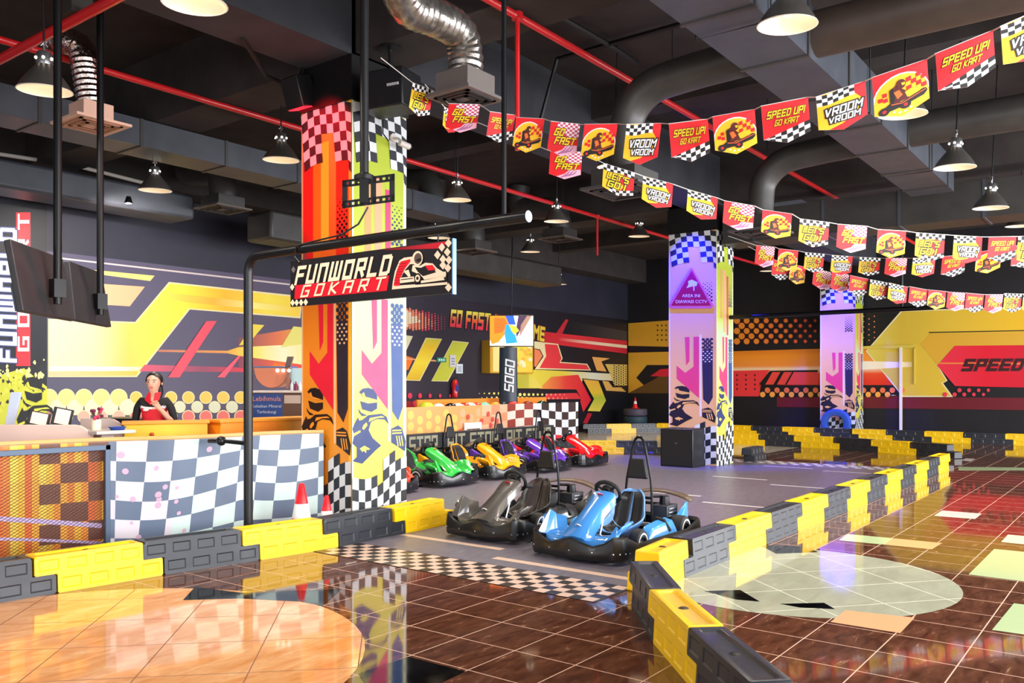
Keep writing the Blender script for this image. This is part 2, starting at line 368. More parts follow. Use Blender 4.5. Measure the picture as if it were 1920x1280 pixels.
W.shape(L3((1340, 700), (1700, 640), (1700, 735), (1340, 752)), grad('X', [(xx(446), '7A4A58'), (xx(520), 'E8794A'), (xx(566), 'F7B04A')]), 2)
W.shape(L3((1340, 800), (1700, 850), (1700, 905), (1340, 868)), grad('X', [(xx(446), '8A4058'), (xx(520), 'F0663A'), (xx(566), 'F04A3A')]), 2)
for s_, m in (((1160, 605), (1220, 605), (1010, 922), (945, 922)), M('EE4A5E', .45)), (((1420, 622), (1487, 628), (1395, 735), (1345, 742)), M('F5DE4A', .45)), (((1330, 835), (1355, 800), (1340, 800), (1220, 922), (1265, 922)), pink), (((1650, 635), (1700, 640), (1700, 735), (1630, 745), (1580, 755)), M('F0E878', .45)), (((1540, 840), (1600, 845), (1570, 925), (1500, 925)), org):
    W.shape(L3(*s_), m, 5)
for x in range(276, 1400, 98):     # rows of printed dots behind the counter
    pale = x < 700
    for k, (yy, c, r) in enumerate(((1035, 'F2E08A' if pale else 'F5CF5A', 47 if pale else 33), (1088, 'E4E6C4', 44 if pale else 31), (1142, 'F7B9A0' if pale else 'F27A72', 34))):
        xo = x + (49 if k % 2 else 0)
        if xo > 1385: continue
        W.disc(xo / 3, 400 + yy / 3, r / 3 + 1, r / 3 + 1, crm, 2, 18); W.disc(xo / 3, 400 + yy / 3, r / 3 - .7, r / 3 - .7, M(c, .5), 3, 18)
# upright lettering panel at the far left
W.rect(-40, 380, 88, 1000, M('10111A', .5), 6)
W.shape([(-40, 720), (10, 700), (45, 690), (88, 725), (88, 1000), (-40, 1000)], M('D9DE3A', .5), 7)
random.seed(3)
for i in range(150):
    x = random.uniform(-30, 86); y = random.triangular(672, 790, 712); r = random.uniform(1, 4.5)
    W.shape([(x + r * random.uniform(.5, 1.3) * math.cos(a), y + 1.3 * r * random.uniform(.5, 1.4) * math.sin(a)) for a in (0, 1, 2, 3, 4, 5)], M('F5EFA0' if y < 705 else ('E4E64A' if i % 3 else '1A1A20'), .5), 8)
W.rect(30, 398, 57, 686, M('F01A2C', .45), 7)
W.text('FUNWORLD', (1, 676), (1, 430), (28, 676), M('E9EDF8', .45), 9, th=1.7, shear=.05, edge=M('3A4A8A', .5), eth=.9, gap=2.5)
W.text('GOKART', (35, 655), (35, 404), (53, 655), WHITE, 8, th=1.3, shear=0, gap=6)
def rider(art, f, dark, lite, k):
    """helmeted driver silhouette, shapes in the right column-face frame (pixels of a close look)"""
    art.shape(f([(712, 185), (745, 150), (800, 142), (850, 160), (885, 215), (885, 262), (820, 262), (760, 235), (735, 205)]), dark, k)
    art.shape(f([(735, 200), (755, 185), (770, 230), (840, 250), (880, 262), (800, 262), (750, 240)]), lite, k + 1)
    art.shape(f([(722, 272), (800, 297), (885, 288), (884, 350), (830, 382), (742, 352)]), dark, k)
    art.shape(f([(705, 345), (730, 385), (790, 415), (740, 420), (712, 385)]), dark, k)
    art.shape(f([(648, 540), (665, 500), (700, 430), (712, 462), (745, 455), (800, 412), (930, 402), (980, 436), (1002, 510), (985, 490), (960, 462), (880, 455), (825, 480), (802, 560), (840, 640), (925, 722), (870, 765), (740, 885), (648, 850), (690, 815), (690, 720), (648, 680), (668, 600)]), dark, k)
    art.shape(f([(812, 440), (930, 425), (962, 440), (880, 445), (800, 480)]), lite, k + 1)
    art.shape(f([(752, 505), (780, 482), (790, 510), (755, 555), (738, 540)]), lite, k + 1)
    art.shape(f([(655, 585), (720, 555), (725, 575), (660, 612)]), lite, k + 1)
    art.shape(f([(715, 735), (760, 710), (815, 745), (800, 755), (780, 750), (775, 785), (755, 760), (740, 770)]), lite, k + 1)
    art.shape(f([(1028, 560), (1098, 528), (1138, 560), (1180, 700), (1170, 800), (1090, 740), (1030, 700)]), dark, k)
    for a in ((1034, 572, 1132, 586), (1034, 600, 1136, 614)): art.shape(f([(a[0], a[1]), (a[2], a[1]), (a[2], a[3]), (a[0], a[3])]), lite, k + 1)
    for x in (1075, 1100, 1125): art.shape(f([(x, 635), (x + 11, 635), (x + 28, 740), (x + 17, 745)]), lite, k + 1)
rider(W, lambda pts: [(42 + (x - 700) * .2, 708 + (y - 150) * .2) for x, y in pts], blk, M('E4E64A', .5), 9)
# right half of the left wall
random.seed(4)
for i in range(13):
    for j in range(9):
        x = 12 + i * 27 ; y = 185 + j * 20 + i * 5 - (10 if i % 2 else 0)
        r = max(1.5, 15 - i * 1.0) * (1 if 0 < j < 8 else .75)
        if y > 360: continue
        t = i / 12 + abs(j - 4) * .12
        W.disc(760 + x / 4.571, 540 + y / 4.571, r / 4.6, r * 1.25 / 4.6, M('FFE6C0' if t < .4 else ('FA8A6A' if t < .8 else 'F0465A'), .5), 3, 8)
W.shape(L7((-20, 400), (65, 412), (10, 530), (-20, 530)), M('F2EDBE', .45), 3)
W.shape(L7((-20, 570), (72, 600), (25, 700), (-20, 700)), org, 2); W.shape(L7((-20, 598), (330, 620), (330, 634), (-20, 610)), M('E9A878', .45), 2)
for a in (((175, 425), (315, 435), (125, 795), (0, 790)), ((405, 450), (545, 465), (365, 800), (222, 797))):
    W.shape(L7(*a), crm, 3)
    b = [(x + (6 if k in (0, 3) else -6), y + (6 if k < 2 else -6)) for k, (x, y) in enumerate(a)]
    W.shape(L7(*b), grad('Z', [(zz(714, 800), 'E8B81E'), (zz(680, 800), 'FFE63A'), (zz(650, 800), 'F2C81E'), (zz(634, 800), 'D8CE3A')]) if a[0][0] == 175 else M('C9CE3E', .45), 4)
txt = grad('Z', [(zz(612, 880), 'E8364E'), (zz(600, 880), 'F2683E'), (zz(586, 880), 'F6E65A')])
W.text('GO FAST', (845.5, 583), (919, 591), (845, 609), txt, 4, th=1.6, shear=.16, edge=blk, eth=.8)
W.text('OR GO HOME', (928, 592), (1021, 616), (928, 614), M('F2D84A', .45), 4, th=1.6, shear=.16, edge=M('8A2A1E', .5), eth=.8)
W.shape(L7((1375, 265), (1398, 272), (1345, 392), (1292, 386)), M('C92A34', .45), 3)
W.shape(L7((1400, 280), (1900, 370), (1900, 450), (1300, 380)), grad('X', [(xx(1060), '15151C'), (xx(1178), '3A3438')]), 2)
W.shape(L7((1180, 372), (1900, 452), (1900, 562), (1180, 470)), grad('X', [(xx(1018), 'D42A36'), (xx(1090), 'E8323A'), (xx(1178), 'C81E34')]), 3)
W.shape(L7((1320, 425), (1900, 490), (1900, 516), (1320, 450)), grad('X', [(xx(1050), 'E8454A'), (xx(1110), 'F2D2B4'), (xx(1178), 'F4E0B0')]), 4)
W.shape(L7((1105, 455), (1310, 478), (1348, 602), (1332, 632), (1558, 648), (1592, 706), (1110, 694), (1185, 585), (1155, 525), (1105, 515)), crm, 3)
W.shape(L7((1195, 478), (1303, 486), (1338, 602), (1322, 640), (1552, 656), (1580, 698), (1150, 684), (1208, 582)), M('EE3E44', .45), 4)
W.shape(L7((1105, 520), (1150, 532), (1176, 580), (1120, 672), (1105, 672)), M('F28A5A', .45), 4)
W.shape(L7((930, 740), (1110, 698), (1480, 716), (1900, 742), (1900, 800), (1520, 780), (1500, 860), (930, 858)), grad('X', [(xx(960), 'D8CF4A'), (xx(1060), 'F2D84A'), (xx(1110), 'E8E8D0'), (xx(1178), 'F0C86A')]), 3)
W.shape(L7((1150, 862), (1250, 760), (1482, 742), (1592, 958), (1525, 1062), (1500, 975), (1505, 940), (1465, 868)), grad('X', [(xx(1010), 'F0A04A'), (xx(1060), 'F0463E'), (xx(1105), 'E8263A')]), 4)
W.shape(L7((930, 760), (1100, 760), (1180, 855), (930, 855)), grad('X', [(xx(960), 'C8CE3A'), (xx(1020), 'F2D86A')]), 4)
W.shape(L7((1200, 905), (1470, 898), (1512, 950), (1200, 952)), M('E83A44', .45), 4)
W.shape(L7((1515, 772), (1662, 788), (1730, 962), (1675, 1064), (1552, 1058), (1608, 950)), blk, 5); W.shape(L7((1525, 780), (1655, 795), (1720, 962), (1668, 1056), (1562, 1052), (1618, 950)), grad('Z', [(zz(771, 1130), 'F2DA5A'), (zz(745, 1130), 'B8C83A'), (zz(735, 1130), 'F0C83A'), (zz(712, 1130), 'F2B84A')]), 6)
W.shape(L7((1600, 588), (1755, 602), (1680, 628), (1725, 715), (1640, 706)), M('F2AE5A', .45), 4)
W.shape(L7((1712, 650), (1900, 656), (1900, 835), (1790, 835), (1762, 750)), M('DDBE62', .45), 3)
W.shape(L7((1688, 793), (1742, 800), (1778, 850), (1850, 850), (1892, 888), (1722, 878)), M('E8B25A', .45), 4)
for i in range(6):
    for j in range(9): W.disc(*L7((1790 + i * 20, 665 + j * 20 + (i % 2) * 10))[0], 1.2, 1.3, blk, 5, 6)
for i in range(12):
    for j in range(2):
        r = 15 - i * .9
        W.disc(*L7((945 + i * 38 + j * 19, 912 + j * 32))[0], r / 4.6, r / 4.4, M('E8E27A' if i < 7 else 'F2B08A', .5), 5, 8)
for i in range(5):
    for j in range(2): W.disc(*L7((635 + i * 42 + j * 22, 902 + j * 36))[0], (4 + i * 2) / 4.6, (4 + i * 2) / 4.4, M('E8E27A', .5), 5, 8)
for i in range(5):
    for j in range(2): W.disc(*L7((40 + i * 86 + j * 42, 922 + j * 66))[0], (20 - i * 3) / 4.6, (25 - i * 3) / 4.4, M('F03A5A', .5), 5, 10)
W.shape(L7((-20, 968), (460, 985), (460, 1060), (-20, 1060)), grad('X', [(xx(760), 'B81E34'), (xx(860), '3A1018')]), 2)
W.shape(L7((1565, 1068), (1602, 1075), (1558, 1162), (1522, 1155)), M('C01E34', .45), 3)
for a, b in ((0, YL),): W.add([(-5, YL, 0), (XB, YL, 0), (XB, YL, ZC), (-5, YL, ZC)], [(0, 1, 2, 3)], navy)
W.add([(-5, YL + .2, 0), (XB, YL + .2, 0), (XB, YL + .2, ZC), (-5, YL + .2, ZC)], [(0, 1, 2, 3)], navy)
tag(W.build('wall_left', smooth=False, fix=False), 'long dark left wall printed with a yellow and red racing mural', 'wall', kind='structure')
# ------------------------------------------------------------------ back wall with its mural
B = Art(lambda u, v, d: PX(u, v, XB - d), .004)
yy_ = lambda u: PX(u, 640, XB).y; zb = lambda v, u=1600: PX(u, v, XB).z
ochre = grad('Z', [(zb(760), 'E09A1E'), (zb(690), 'F2B83A'), (zb(600), 'E2A82A')])
B.shape(img([(1178, 606), (1260, 600), (1260, 650), (1178, 648)], 0, 0, 1), ochre, 2)
for i in range(3):
    for j in range(4): B.disc(1233 + i * 8, 610 + j * 9, 1.6, 1.6, blk, 3, 6)
B.shape(img([(1178, 661), (1260, 659), (1260, 684), (1213, 684), (1193, 708), (1222, 737), (1178, 737)], 0, 0, 1), ochre, 2)
B.shape(img([(1219, 705), (1238, 692), (1260, 690), (1260, 706)], 0, 0, 1), red, 3); B.shape(img([(1178, 737), (1222, 737), (1262, 737), (1262, 690), (1225, 712)], 0, 0, 1), M('6A4A1E', .5), 2)
for j in range(5):
    for i in range(10):
        x = 305 + i * 55 + (27 if j % 2 else 0)
        if x > 760: continue
        r = max(6, 19 - i * 1.3)
        B.disc(1280 + x / 3, 400 + (603 + j * 29) / 3, r / 3 + .6, r / 3 + .6, M('7A1E10', .5), 2, 12); B.disc(1280 + x / 3, 400 + (603 + j * 29) / 3, r / 3 - .4, r / 3 - .4, M(('FF9A2E', 'FF8A34', 'FF6A3E', 'F2464A')[min(3, i // 3)], .45), 3, 12)
ob = grad('Z', [(zb(716), 'E83418'), (zb(700), 'F0521E'), (zb(690), 'FFE0B0'), (zb(684), 'FF9A3E'), (zb(664), 'FF9C22'), (zb(655), 'F28A1E')])
B.shape(R3((280, 775), (1060, 752), (1240, 1032), (280, 1028)), ob, 2)
B.shape(R3((280, 885), (490, 880), (420, 965), (440, 1000), (430, 1028), (280, 1028)), M('F23A3E', .45), 3)
for i in range(3):
    for j in range(4): B.shape(R3((300 + i * 50, 905 + j * 26), (312 + i * 50, 905 + j * 26), (306 + i * 50, 918 + j * 26)), blk, 4)
B.shape(R3((490, 885), (760, 880), (760, 905), (640, 905), (600, 962), (450, 968), (430, 960)), blk, 3)
for x in (505, 570, 625): B.shape(R3((x, 892), (x + 45 if x < 620 else 760, 892), (x + 5 if x < 620 else 760, 962), (x - 40, 962)), M('F24A3E', .45), 4)
B.shape(R3((440, 965), (1240, 965), (1240, 1030), (430, 1030)), blk, 3)
for i in range(24):
    x = 450 + i * 54
    for j in range(2):
        if x + 27 * j > 1215 and x + 27 * j < 1500: continue
        if x > 1890: continue
        r = 16 if x < 1230 else max(4, 13 - (x - 1500) * .018)
        B.disc(1280 + (x + 27 * (1 - j)) / 3, 400 + (994 + j * 24) / 3, r / 3, r / 3, M('F2784A' if j == 0 and x < 1230 else ('FFAE4A' if x < 1230 else 'E83A4E'), .45), 9, 10)
B.shape(R3((530, 1032), (1930, 1036), (1930, 1106), (530, 1088)), M('6E0F20', .5), 2)
B.shape(R3((1000, 560), (1215, 560), (1060, 745), (1000, 745)), blk, 3)
for i in range(3):
    for j in range(5): B.disc(1280 + (1018 + 30 * i) / 3, 400 + (578 + j * 30 + 15 * (i % 2)) / 3, 1.4, 1.4, M('F28A5A', .5), 4, 6)
goldy = grad('Y', [(yy_(1990), 'F2B41E'), (yy_(1900), 'F2C22A'), (yy_(1780), 'E8C23A'), (yy_(1690), 'D8B83A'), (yy_(1625), 'E0D05A')])
B.shape(R3((1030, 775), (1230, 545), (2200, 516), (2200, 745), (1530, 745), (1435, 852), (1490, 940), (1465, 955), (1522, 1032), (1238, 1032)), crm, 4)
B.shape(R3((1040, 775), (1236, 552), (2200, 523), (2200, 752), (1524, 752), (1428, 852), (1482, 940), (1455, 955), (1508, 1025), (1242, 1025)), goldy, 5)
B.shape(R3((1000, 830), (1290, 836), (1290, 862), (1000, 880)), grad('Y', [(yy_(1715), 'EED88A'), (yy_(1670), 'FFF2D0'), (yy_(1613), 'FFF6E0')]), 6)
B.shape(R3((1385, 666), (2200, 650), (2200, 656), (1385, 673)), M('4A3A12', .5), 6)
B.shape(R3((1395, 676), (2200, 660), (2200, 745), (1530, 748), (1432, 850), (1338, 735)), M('E2AE32', .45), 6)
B.shape(R3((1432, 855), (1530, 744), (2200, 738), (2200, 985), (1532, 970)), grad('Y', [(yy_(1990), 'C8102E'), (yy_(1850), 'E8122E'), (yy_(1762), 'F2324A')]), 7)
B.shape(R3((1440, 838), (2200, 842), (2200, 852), (1440, 846)), M('F28A3E', .45), 8)
B.text('SPEED UP', (1280 + 1578 / 3, 400 + 826 / 3), (1280 + 2090 / 3, 400 + 822 / 3), (1280 + 1578 / 3, 400 + 880 / 3), M('3A0A14', .5), 9, th=1.9, shear=.35)
B.add([(XB, YL, 0), (XB, -9, 0), (XB, -9, ZC), (XB, YL, ZC)], [(0, 1, 2, 3)], noisy('black_wall_paint', '0C0B0E', '15131A', 2, .6))
tag(B.build('wall_back', smooth=False, fix=False), 'black back wall printed with orange dots and a yellow arrow around a red one', 'wall', kind='structure')
# flush door in the back wall
D = MB(); post = M('E9E2D4', .4)
def px_box(u0, v0, u1, v1, x, dx, m, mb):
    a = PX(u0, v0, x); b = PX(u1, v1, x); mb.box((x - dx, min(a.y, b.y), max(0, min(a.z, b.z))), (x, max(a.y, b.y), max(a.z, b.z)), m)
px_box(1613, 651, 1616.5, 850, XB - .045, .05, post, D); px_box(1687, 651, 1692, 850, XB - .045, .05, post, D); px_box(1613, 649, 1716, 652, XB - .045, .04, M('D8C24A', .4), D); px_box(1714, 651, 1716, 720, XB - .045, .04, M('D8C24A', .4), D)
d = D.build('door_1', smooth=False); tag(d, kind='structure')
H = MB(); p = PX(1682, 741, XB); H.tube([(XB - .05, p.y, p.z), (XB - .13, p.y, p.z), (XB - .13, p.y + .14, p.z)], .014, M('D8D8DC', .25, 1)); H.build('door_handle', d)
# ------------------------------------------------------------------ printed square columns
ck_b = M('23262F', .5); ck_w = M('DCE0E4', .5); pblue = M('2B3A78', .5); 
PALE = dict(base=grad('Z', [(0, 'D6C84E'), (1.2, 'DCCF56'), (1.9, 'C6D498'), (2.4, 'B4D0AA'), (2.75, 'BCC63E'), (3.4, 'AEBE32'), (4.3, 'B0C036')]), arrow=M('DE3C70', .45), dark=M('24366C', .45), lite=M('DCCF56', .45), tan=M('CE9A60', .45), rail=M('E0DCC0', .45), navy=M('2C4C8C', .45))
ORNG_LIT = dict(base=grad('Z', [(0, 'E08A2A'), (1.0, 'F29A2A'), (2.4, 'FF8A1A'), (3.0, 'FF7A2A'), (4.3, 'FFB04A')]), arrow=M('F4203A', .45), dark=M('1C0F12', .45), lite=M('FF9E2E', .45), tan=M('FFC23A', .45), rail=M('FFC890', .45), navy=M('2E2230', .45))  # left-face palette: red wash light mixed into the print colours
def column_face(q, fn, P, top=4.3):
    """the same print on every face: s runs 0..1 across the face, z is height"""
    q.fn = fn; zc = lambda v: 1.5 + (719 - v) * .00544
    f = lambda pts: [((x - 645) / 540, zc(700 + y / 5.333)) for x, y in pts]
    q.rect(0, 0, 1, top, P['base'], 1)
    q.rect(.0, 0, .03, top, P['rail'], 2); q.rect(.945, 0, 1, top, P['rail'] if P is PALE else P['tan'], 2); q.rect(.655, .9, .70, 2.4, P['rail'], 2)
    if P is PALE: q.rect(.22, 2.7, .34, 3.6, P['tan'], 2); q.rect(.40, 2.45, .54, 3.6, M('F0A27C', .45) if P is PALE else M('FF6A1E', .45), 2); q.rect(.60, 2.4, .70, 3.5, P['arrow'], 3)
    if P is ORNG_LIT:
        q.rect(.03, 2.55, .24, 3.95, M('FF2A22', .45), 2); q.rect(.24, 2.55, .4, 3.95, M('FF8A1E', .45), 2); q.rect(.4, 2.9, .56, 3.95, M('FFE23A', .45), 3); q.rect(.7, 2.55, .945, 3.95, M('FF3A1E', .45), 2)  # stripes coloured as the red light shows them
    vz = zc
    q.shape([(.345, vz(560)), (.445, vz(560)), (.445, vz(641)), (.375, vz(657))], P['arrow'], 3)
    q.shape([(.17, vz(657)), (.355, vz(682)), (.53, vz(661)), (.53, vz(560)), (.645, vz(560)), (.645, vz(768)), (.17, vz(702))], P['arrow'], 3)
    q.shape([(.71, vz(640)), (.93, vz(640)), (.93, vz(765)), (.845, vz(790)), (.73, vz(772))], P['navy'], 3)
    q.rect(.71, vz(640), .93, vz(604), P['navy'], 3)
    for j in range(12):
        for i in range(3):
            x = .735 + i * .085 + (.0425 if j % 2 else 0); y = vz(570 + j * 6.8)
            if x > .92: continue
            if j < 6: q.disc(x, y, .036, .024, P['navy'], 4, 8)
            else: q.disc(x, y, .02, .012, P['rail'], 4, 6)
    for j in range(13):
        for i in range(3):
            x = .735 + i * .085 + (.0425 if j % 2 else 0)
            if x < .93: q.disc(x, vz(452 - j * 6), .03 - j * .0016, .021 - j * .0012, P['dark'], 4, 6)
    rider(q, f, P['dark'], P['lite'], 5)
    # lower waving chequered cloth
    n = 9; h = .115
    zf = lambda s, j: j * h + .10 * s - .06 * math.sin(5 * s) + .0
    for j in range(-1, 8):
        for i in range(n):
            s0, s1 = i / n, (i + 1) / n
            tp = .80 if s0 > .47 else .58
            if zf((s0 + s1) / 2, j + 1) > tp: continue
            pts = [(s0, max(0, zf(s0, j))), (s1, max(0, zf(s1, j))), (s1, max(0, zf(s1, j + 1))), (s0, max(0, zf(s0, j + 1)))]
            if pts[2][1] <= 0.01: continue
            q.shape(pts, ck_b if (i + j) % 2 else ck_w, 8)
    # two crossed chequered flags on top
    n = 8; h = .098
    for j in range(8):
        for i in range(n):
            s0, s1 = i / n, (i + 1) / n; sm = (s0 + s1) / 2
            dep = 5.6 + 1.2 * (abs(sm - .5) * 2) - (1.8 if .38 < sm < .6 else 0) + .5 * (sm > .6)
            if j + 1 > dep: continue
            zt = lambda s, jj: min(top, top + .05 - jj * h - .16 * abs(s - .45) + .02 * math.sin(9 * s))
            q.shape([(s0 + .012 * j, zt(s0, j)), (min(1, s1 + .012 * j), zt(s1, j)), (min(1, s1 + .012 * (j + 1)), zt(s1, j + 1)), (min(1, s0 + .012 * (j + 1)), zt(s0, j + 1))], ck_b if (i + j) % 2 else ck_w, 8)
TAN_LIT = dict(base=M('E6B284', .45), arrow=M('E0407A', .45), dark=M('1A1430', .45), lite=M('EFB878', .45), tan=M('E8B070', .45), rail=M('E8D8E8', .45), navy=M('241E4A', .45))  # left-face palette: blue and dim light put into the print colours
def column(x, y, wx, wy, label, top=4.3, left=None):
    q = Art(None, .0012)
    column_face(q, lambda s, z, d: Vector((x - d, y + wy * (1 - s), z)), left or ORNG_LIT, top)
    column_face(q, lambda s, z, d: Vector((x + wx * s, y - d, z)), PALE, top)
    q.box((x, y, 0), (x + wx, y + wy, ZC), BLACK)
    q.box((x - .02, y - .02, top), (x + wx + .02, y + wy + .02, 4.75), BLACK)
    tag(q.build('column', smooth=False, fix=False), label, 'column', kind='structure')
column(5.75, 6.35, .76, .76, 'square column behind the two cones, lime racing print, one face tinted orange by red light')
column(14.6, 6.42, .76, .95, 'square column with the triangular warning sign, washed with blue light', left=TAN_LIT)
column(24.4, 6.67, .76, .95, 'farthest square column at the back wall, washed with blue light', left=TAN_LIT)
# ================================================================== interlocking track barriers
BL, BH, BT, BO = .82, .275, .22, .16      # pitch, height, thickness, step of the joint
def barrier_mesh(mat, capm, flip):
    q = MB(); hz = BH / 2
    def row(x0, x1, z0, z1, n):
        xs = []; wv = (x1 - x0) / n
        for k in range(n): xs += [x0 + wv * (k + .14), x0 + wv * (k + .86)]
        xs = [x0] + xs + [x1]
        taper = lambda z: .018 * z / BH
        for side in (0, 1):
            yy = (lambda z, d: taper(z) + d) if side == 0 else (lambda z, d: BT - taper(z) - d)
            za, zb_ = z0 + .028, z1 - .03
            for i in range(len(xs) - 1):
                a, b = xs[i], xs[i + 1]
                P = lambda x, z, d=0: (x, yy(z, d), z)
                q.quad(P(a, z0), P(b, z0), P(b, za), P(a, za), mat); q.quad(P(a, zb_), P(b, zb_), P(b, z1), P(a, z1), mat)
                if i % 2 == 0: q.quad(P(a, za), P(b, za), P(b, zb_), P(a, zb_), mat)
                else:
                    e = .010; dd = .0055
                    o = [P(a, za), P(b, za), P(b, zb_), P(a, zb_)]; n_ = [P(a + e, za + e, dd), P(b - e, za + e, dd), P(b - e, zb_ - e, dd), P(a + e, zb_ - e, dd)]
                    for k in range(4): q.quad(o[k], o[(k + 1) % 4], n_[(k + 1) % 4], n_[k], mat)
                    q.quad(*n_, mat)
        for x in (x0, x1): q.quad((x, taper(z0), z0), (x, BT - taper(z0), z0), (x, BT - taper(z1), z1), (x, taper(z1), z1), mat)
    g = .006
    row(BO + g, BL + BO - g, 0, hz, 4); row(g, BL - g, hz, BH, 4)
    t0 = .018 * .5; y0, y1 = t0, BT - t0
    q.quad((g, y0, hz), (BO + g, y0, hz), (BO + g, y1, hz), (g, y1, hz), mat)
    q.quad((BL - g, y0, hz), (BL + BO - g, y0, hz), (BL + BO - g, y1, hz), (BL - g, y1, hz), mat)
    q.quad((BO + g, 0, 0), (BL + BO - g, 0, 0), (BL + BO - g, BT, 0), (BO + g, BT, 0), mat)
    # top with a shallow channel
    a, b, c, d = g, BL - g, .018, BT - .018; i = .035
    o = [(a, c, BH), (b, c, BH), (b, d, BH), (a, d, BH)]; n_ = [(a + i, c + i, BH), (b - i, c + i, BH), (b - i, d - i, BH), (a + i, d - i, BH)]; m_ = [(a + i + .02, c + i + .01, BH - .014), (b - i - .02, c + i + .01, BH - .014), (b - i - .02, d - i - .01, BH - .014), (a + i + .02, d - i - .01, BH - .014)]
    for k in range(4):
        l = (k + 1) % 4; q.quad(o[k], o[l], n_[l], n_[k], mat); q.quad(n_[k], n_[l], m_[l], m_[k], mat)
    q.quad(*m_, mat)
    if flip:      # joint steps the other way
        q.v = [(BL + BO - x, y, z) for x, y, z in q.v]
    return q
def barrier(mat, flip, colour):
    q = barrier_mesh(mat, None, flip)
    bm_v = q.v; o = q.build('track_barrier', bevel=0)
    bm = bmesh.new(); bm.from_mesh(o.data); bmesh.ops.remove_doubles(bm, verts=bm.verts, dist=1e-5); bmesh.ops.recalc_face_normals(bm, faces=bm.faces); bm.to_mesh(o.data); bm.free()
    o.data.polygons.foreach_set('use_smooth', [True] * len(o.data.polygons)); o.data.set_sharp_from_angle(angle=math.radians(15))
    b = o.modifiers.new('edges', 'BEVEL'); b.width = .012; b.segments = 2; b.limit_method = 'ANGLE'; b.angle_limit = math.radians(55)
    c = MB(); cx = BL / 2 + (BO if flip else 0)
    c.lathe([(.001, .004), (.02, .004), (.026, 0), (.03, -.002)], M('2A1A10' if colour == 'yellow' else '050506', .5), (cx, BT / 2, BH - .012), 14); c.build('filler_cap', o)
    return o
BY = M('F9C808', .36, coat=.05, name='yellow_plastic'); BK = M('262A32', .4, coat=.08, name='black_plastic')
PROTO = {(c, f): barrier(BY if c == 'yellow' else BK, f, c) for c in ('yellow', 'black') for f in (False, True)}
USED = set()
def put_barrier(colour, flip, a, b, label, group):
    key = (colour, flip)
    o = PROTO[key] if key not in USED else copy_tree(PROTO[key])
    USED.add(key)
    a = Vector(a); b = Vector(b); d = b - a; L = d.length; rz = math.atan2(d.y, d.x)
    # a..b is the run of the lower half on its visible face
    off = 0 if flip else BO
    s = L / BL; p = a - d.normalized() * off * s
    o.location = (p.x, p.y, .0); o.rotation_euler = (0, 0, rz); o.scale = (s, 1, 1)
    tag(o, label, 'barrier', group); return o
def chain(pts, first, flip, where, group, count_from='left'):
    n = len(pts) - 1
    for i in range(n):
        c = ('yellow', 'black')[(i + (0 if first == 'yellow' else 1)) % 2]
        same = i // 2
        put_barrier(c, flip, pts[i], pts[i + 1], '%s plastic barrier, %s %s one %s' % (c, ORD[same], c, where), group)
g1 = 'barriers before the checkered fence'
chain([(1.27, 6.38), (2.09, 6.34), (2.90, 6.29), (3.68, 6.22), (4.48, 6.09), (5.27, 5.99), (6.15, 6.0), (6.98, 6.08)], 'yellow', False, 'from the left in the row before the checkered fence', g1)
g2 = 'barriers along the right side of the track'
chain([(6.05 + .865 * k, 2.92) for k in range(13)], 'black', True, 'along the track counting from beside the blue kart', g2)
put_barrier('yellow', True, (5.45, 2.86), (6.05, 2.92), 'yellow plastic barrier beside the nose of the blue kart', g2)
g3 = 'barriers of the near curved run'
A0 = [(5.07, 2.84), (4.43, 2.34), (3.84, 1.80), (3.25, 1.24), (2.66, .70)]
for i, (c, l) in enumerate((('black', 'black plastic barrier at the corner in front of the blue kart'), ('yellow', 'yellow plastic barrier nearest the camera, with a dark filler cap on top'), ('black', 'largest black plastic barrier at the bottom edge of the view'), ('yellow', 'yellow plastic barrier cut off by the bottom edge beside a black one'))):
    put_barrier(c, False, A0[i], A0[i + 1], l, g3)
g4 = 'barriers along the back wall'
chain([(23.95, y) for y in (11.1, 10.2, 9.29, 8.38, 7.48, 6.47, 5.6, 4.67, 3.76, 2.85, 1.95)], 'black', False, 'from the left in the row along the back wall', g4)
g5 = 'barriers crossing the far track'
chain([(20.15, 8.5), (20.13, 7.6), (20.07, 6.72), (19.97, 5.8), (19.55, 4.88), (19.3, 4.05), (18.85, 3.25)], 'yellow', False, 'from the left across the far track end', g5)
g6 = 'barriers in the far left corner'
chain([(21.9, 13.75), (22.45, 13.25), (23.1, 12.75), (23.75, 12.25), (24.0, 11.5)], 'black', False, 'of the short row before the tyre stack', g6)
g7 = 'barriers beside the black speaker box'
chain([(15.0, 10.45), (15.45, 9.8), (15.95, 9.1), (16.4, 8.35)], 'black', False, 'between the red kart and the black speaker box', g7)
put_barrier('black', False, (15.75, 6.15), (16.5, 6.2), 'single black plastic barrier end right of the triangular sign column', g7)
# ================================================================== cones
def cone(loc, h, label):
    root = empty('traffic_cone', loc); tag(root, label, 'cone', 'traffic cones')
    r = h * .24; R = M('F21522', .35); Wt = M('E8ECEE', .3)
    q = MB(); f = lambda t: r + (.045 * h - r) * t
    q.lathe([(f(.05), .05 * h), (f(.42), .42 * h)], R); q.lathe([(f(.42), .42 * h), (f(.44) + .002, .425 * h), (f(.66) + .002, .655 * h), (f(.66), .66 * h)], Wt); q.lathe([(f(.66), .66 * h), (f(.98), .98 * h), (f(1) * .7, h), (.001, h)], R)
    q.build('cone_body', root)
    b = MB(); s = h * .29; b.box((-s, -s, 0), (s, s, h * .06), R); b.build('base', root, bevel=.01)
cone((5.22, 6.46, 0), .56, 'larger red and white traffic cone behind the yellow barrier')
cone((5.44, 6.36, 0), .43, 'smaller red and white traffic cone beside the printed column')
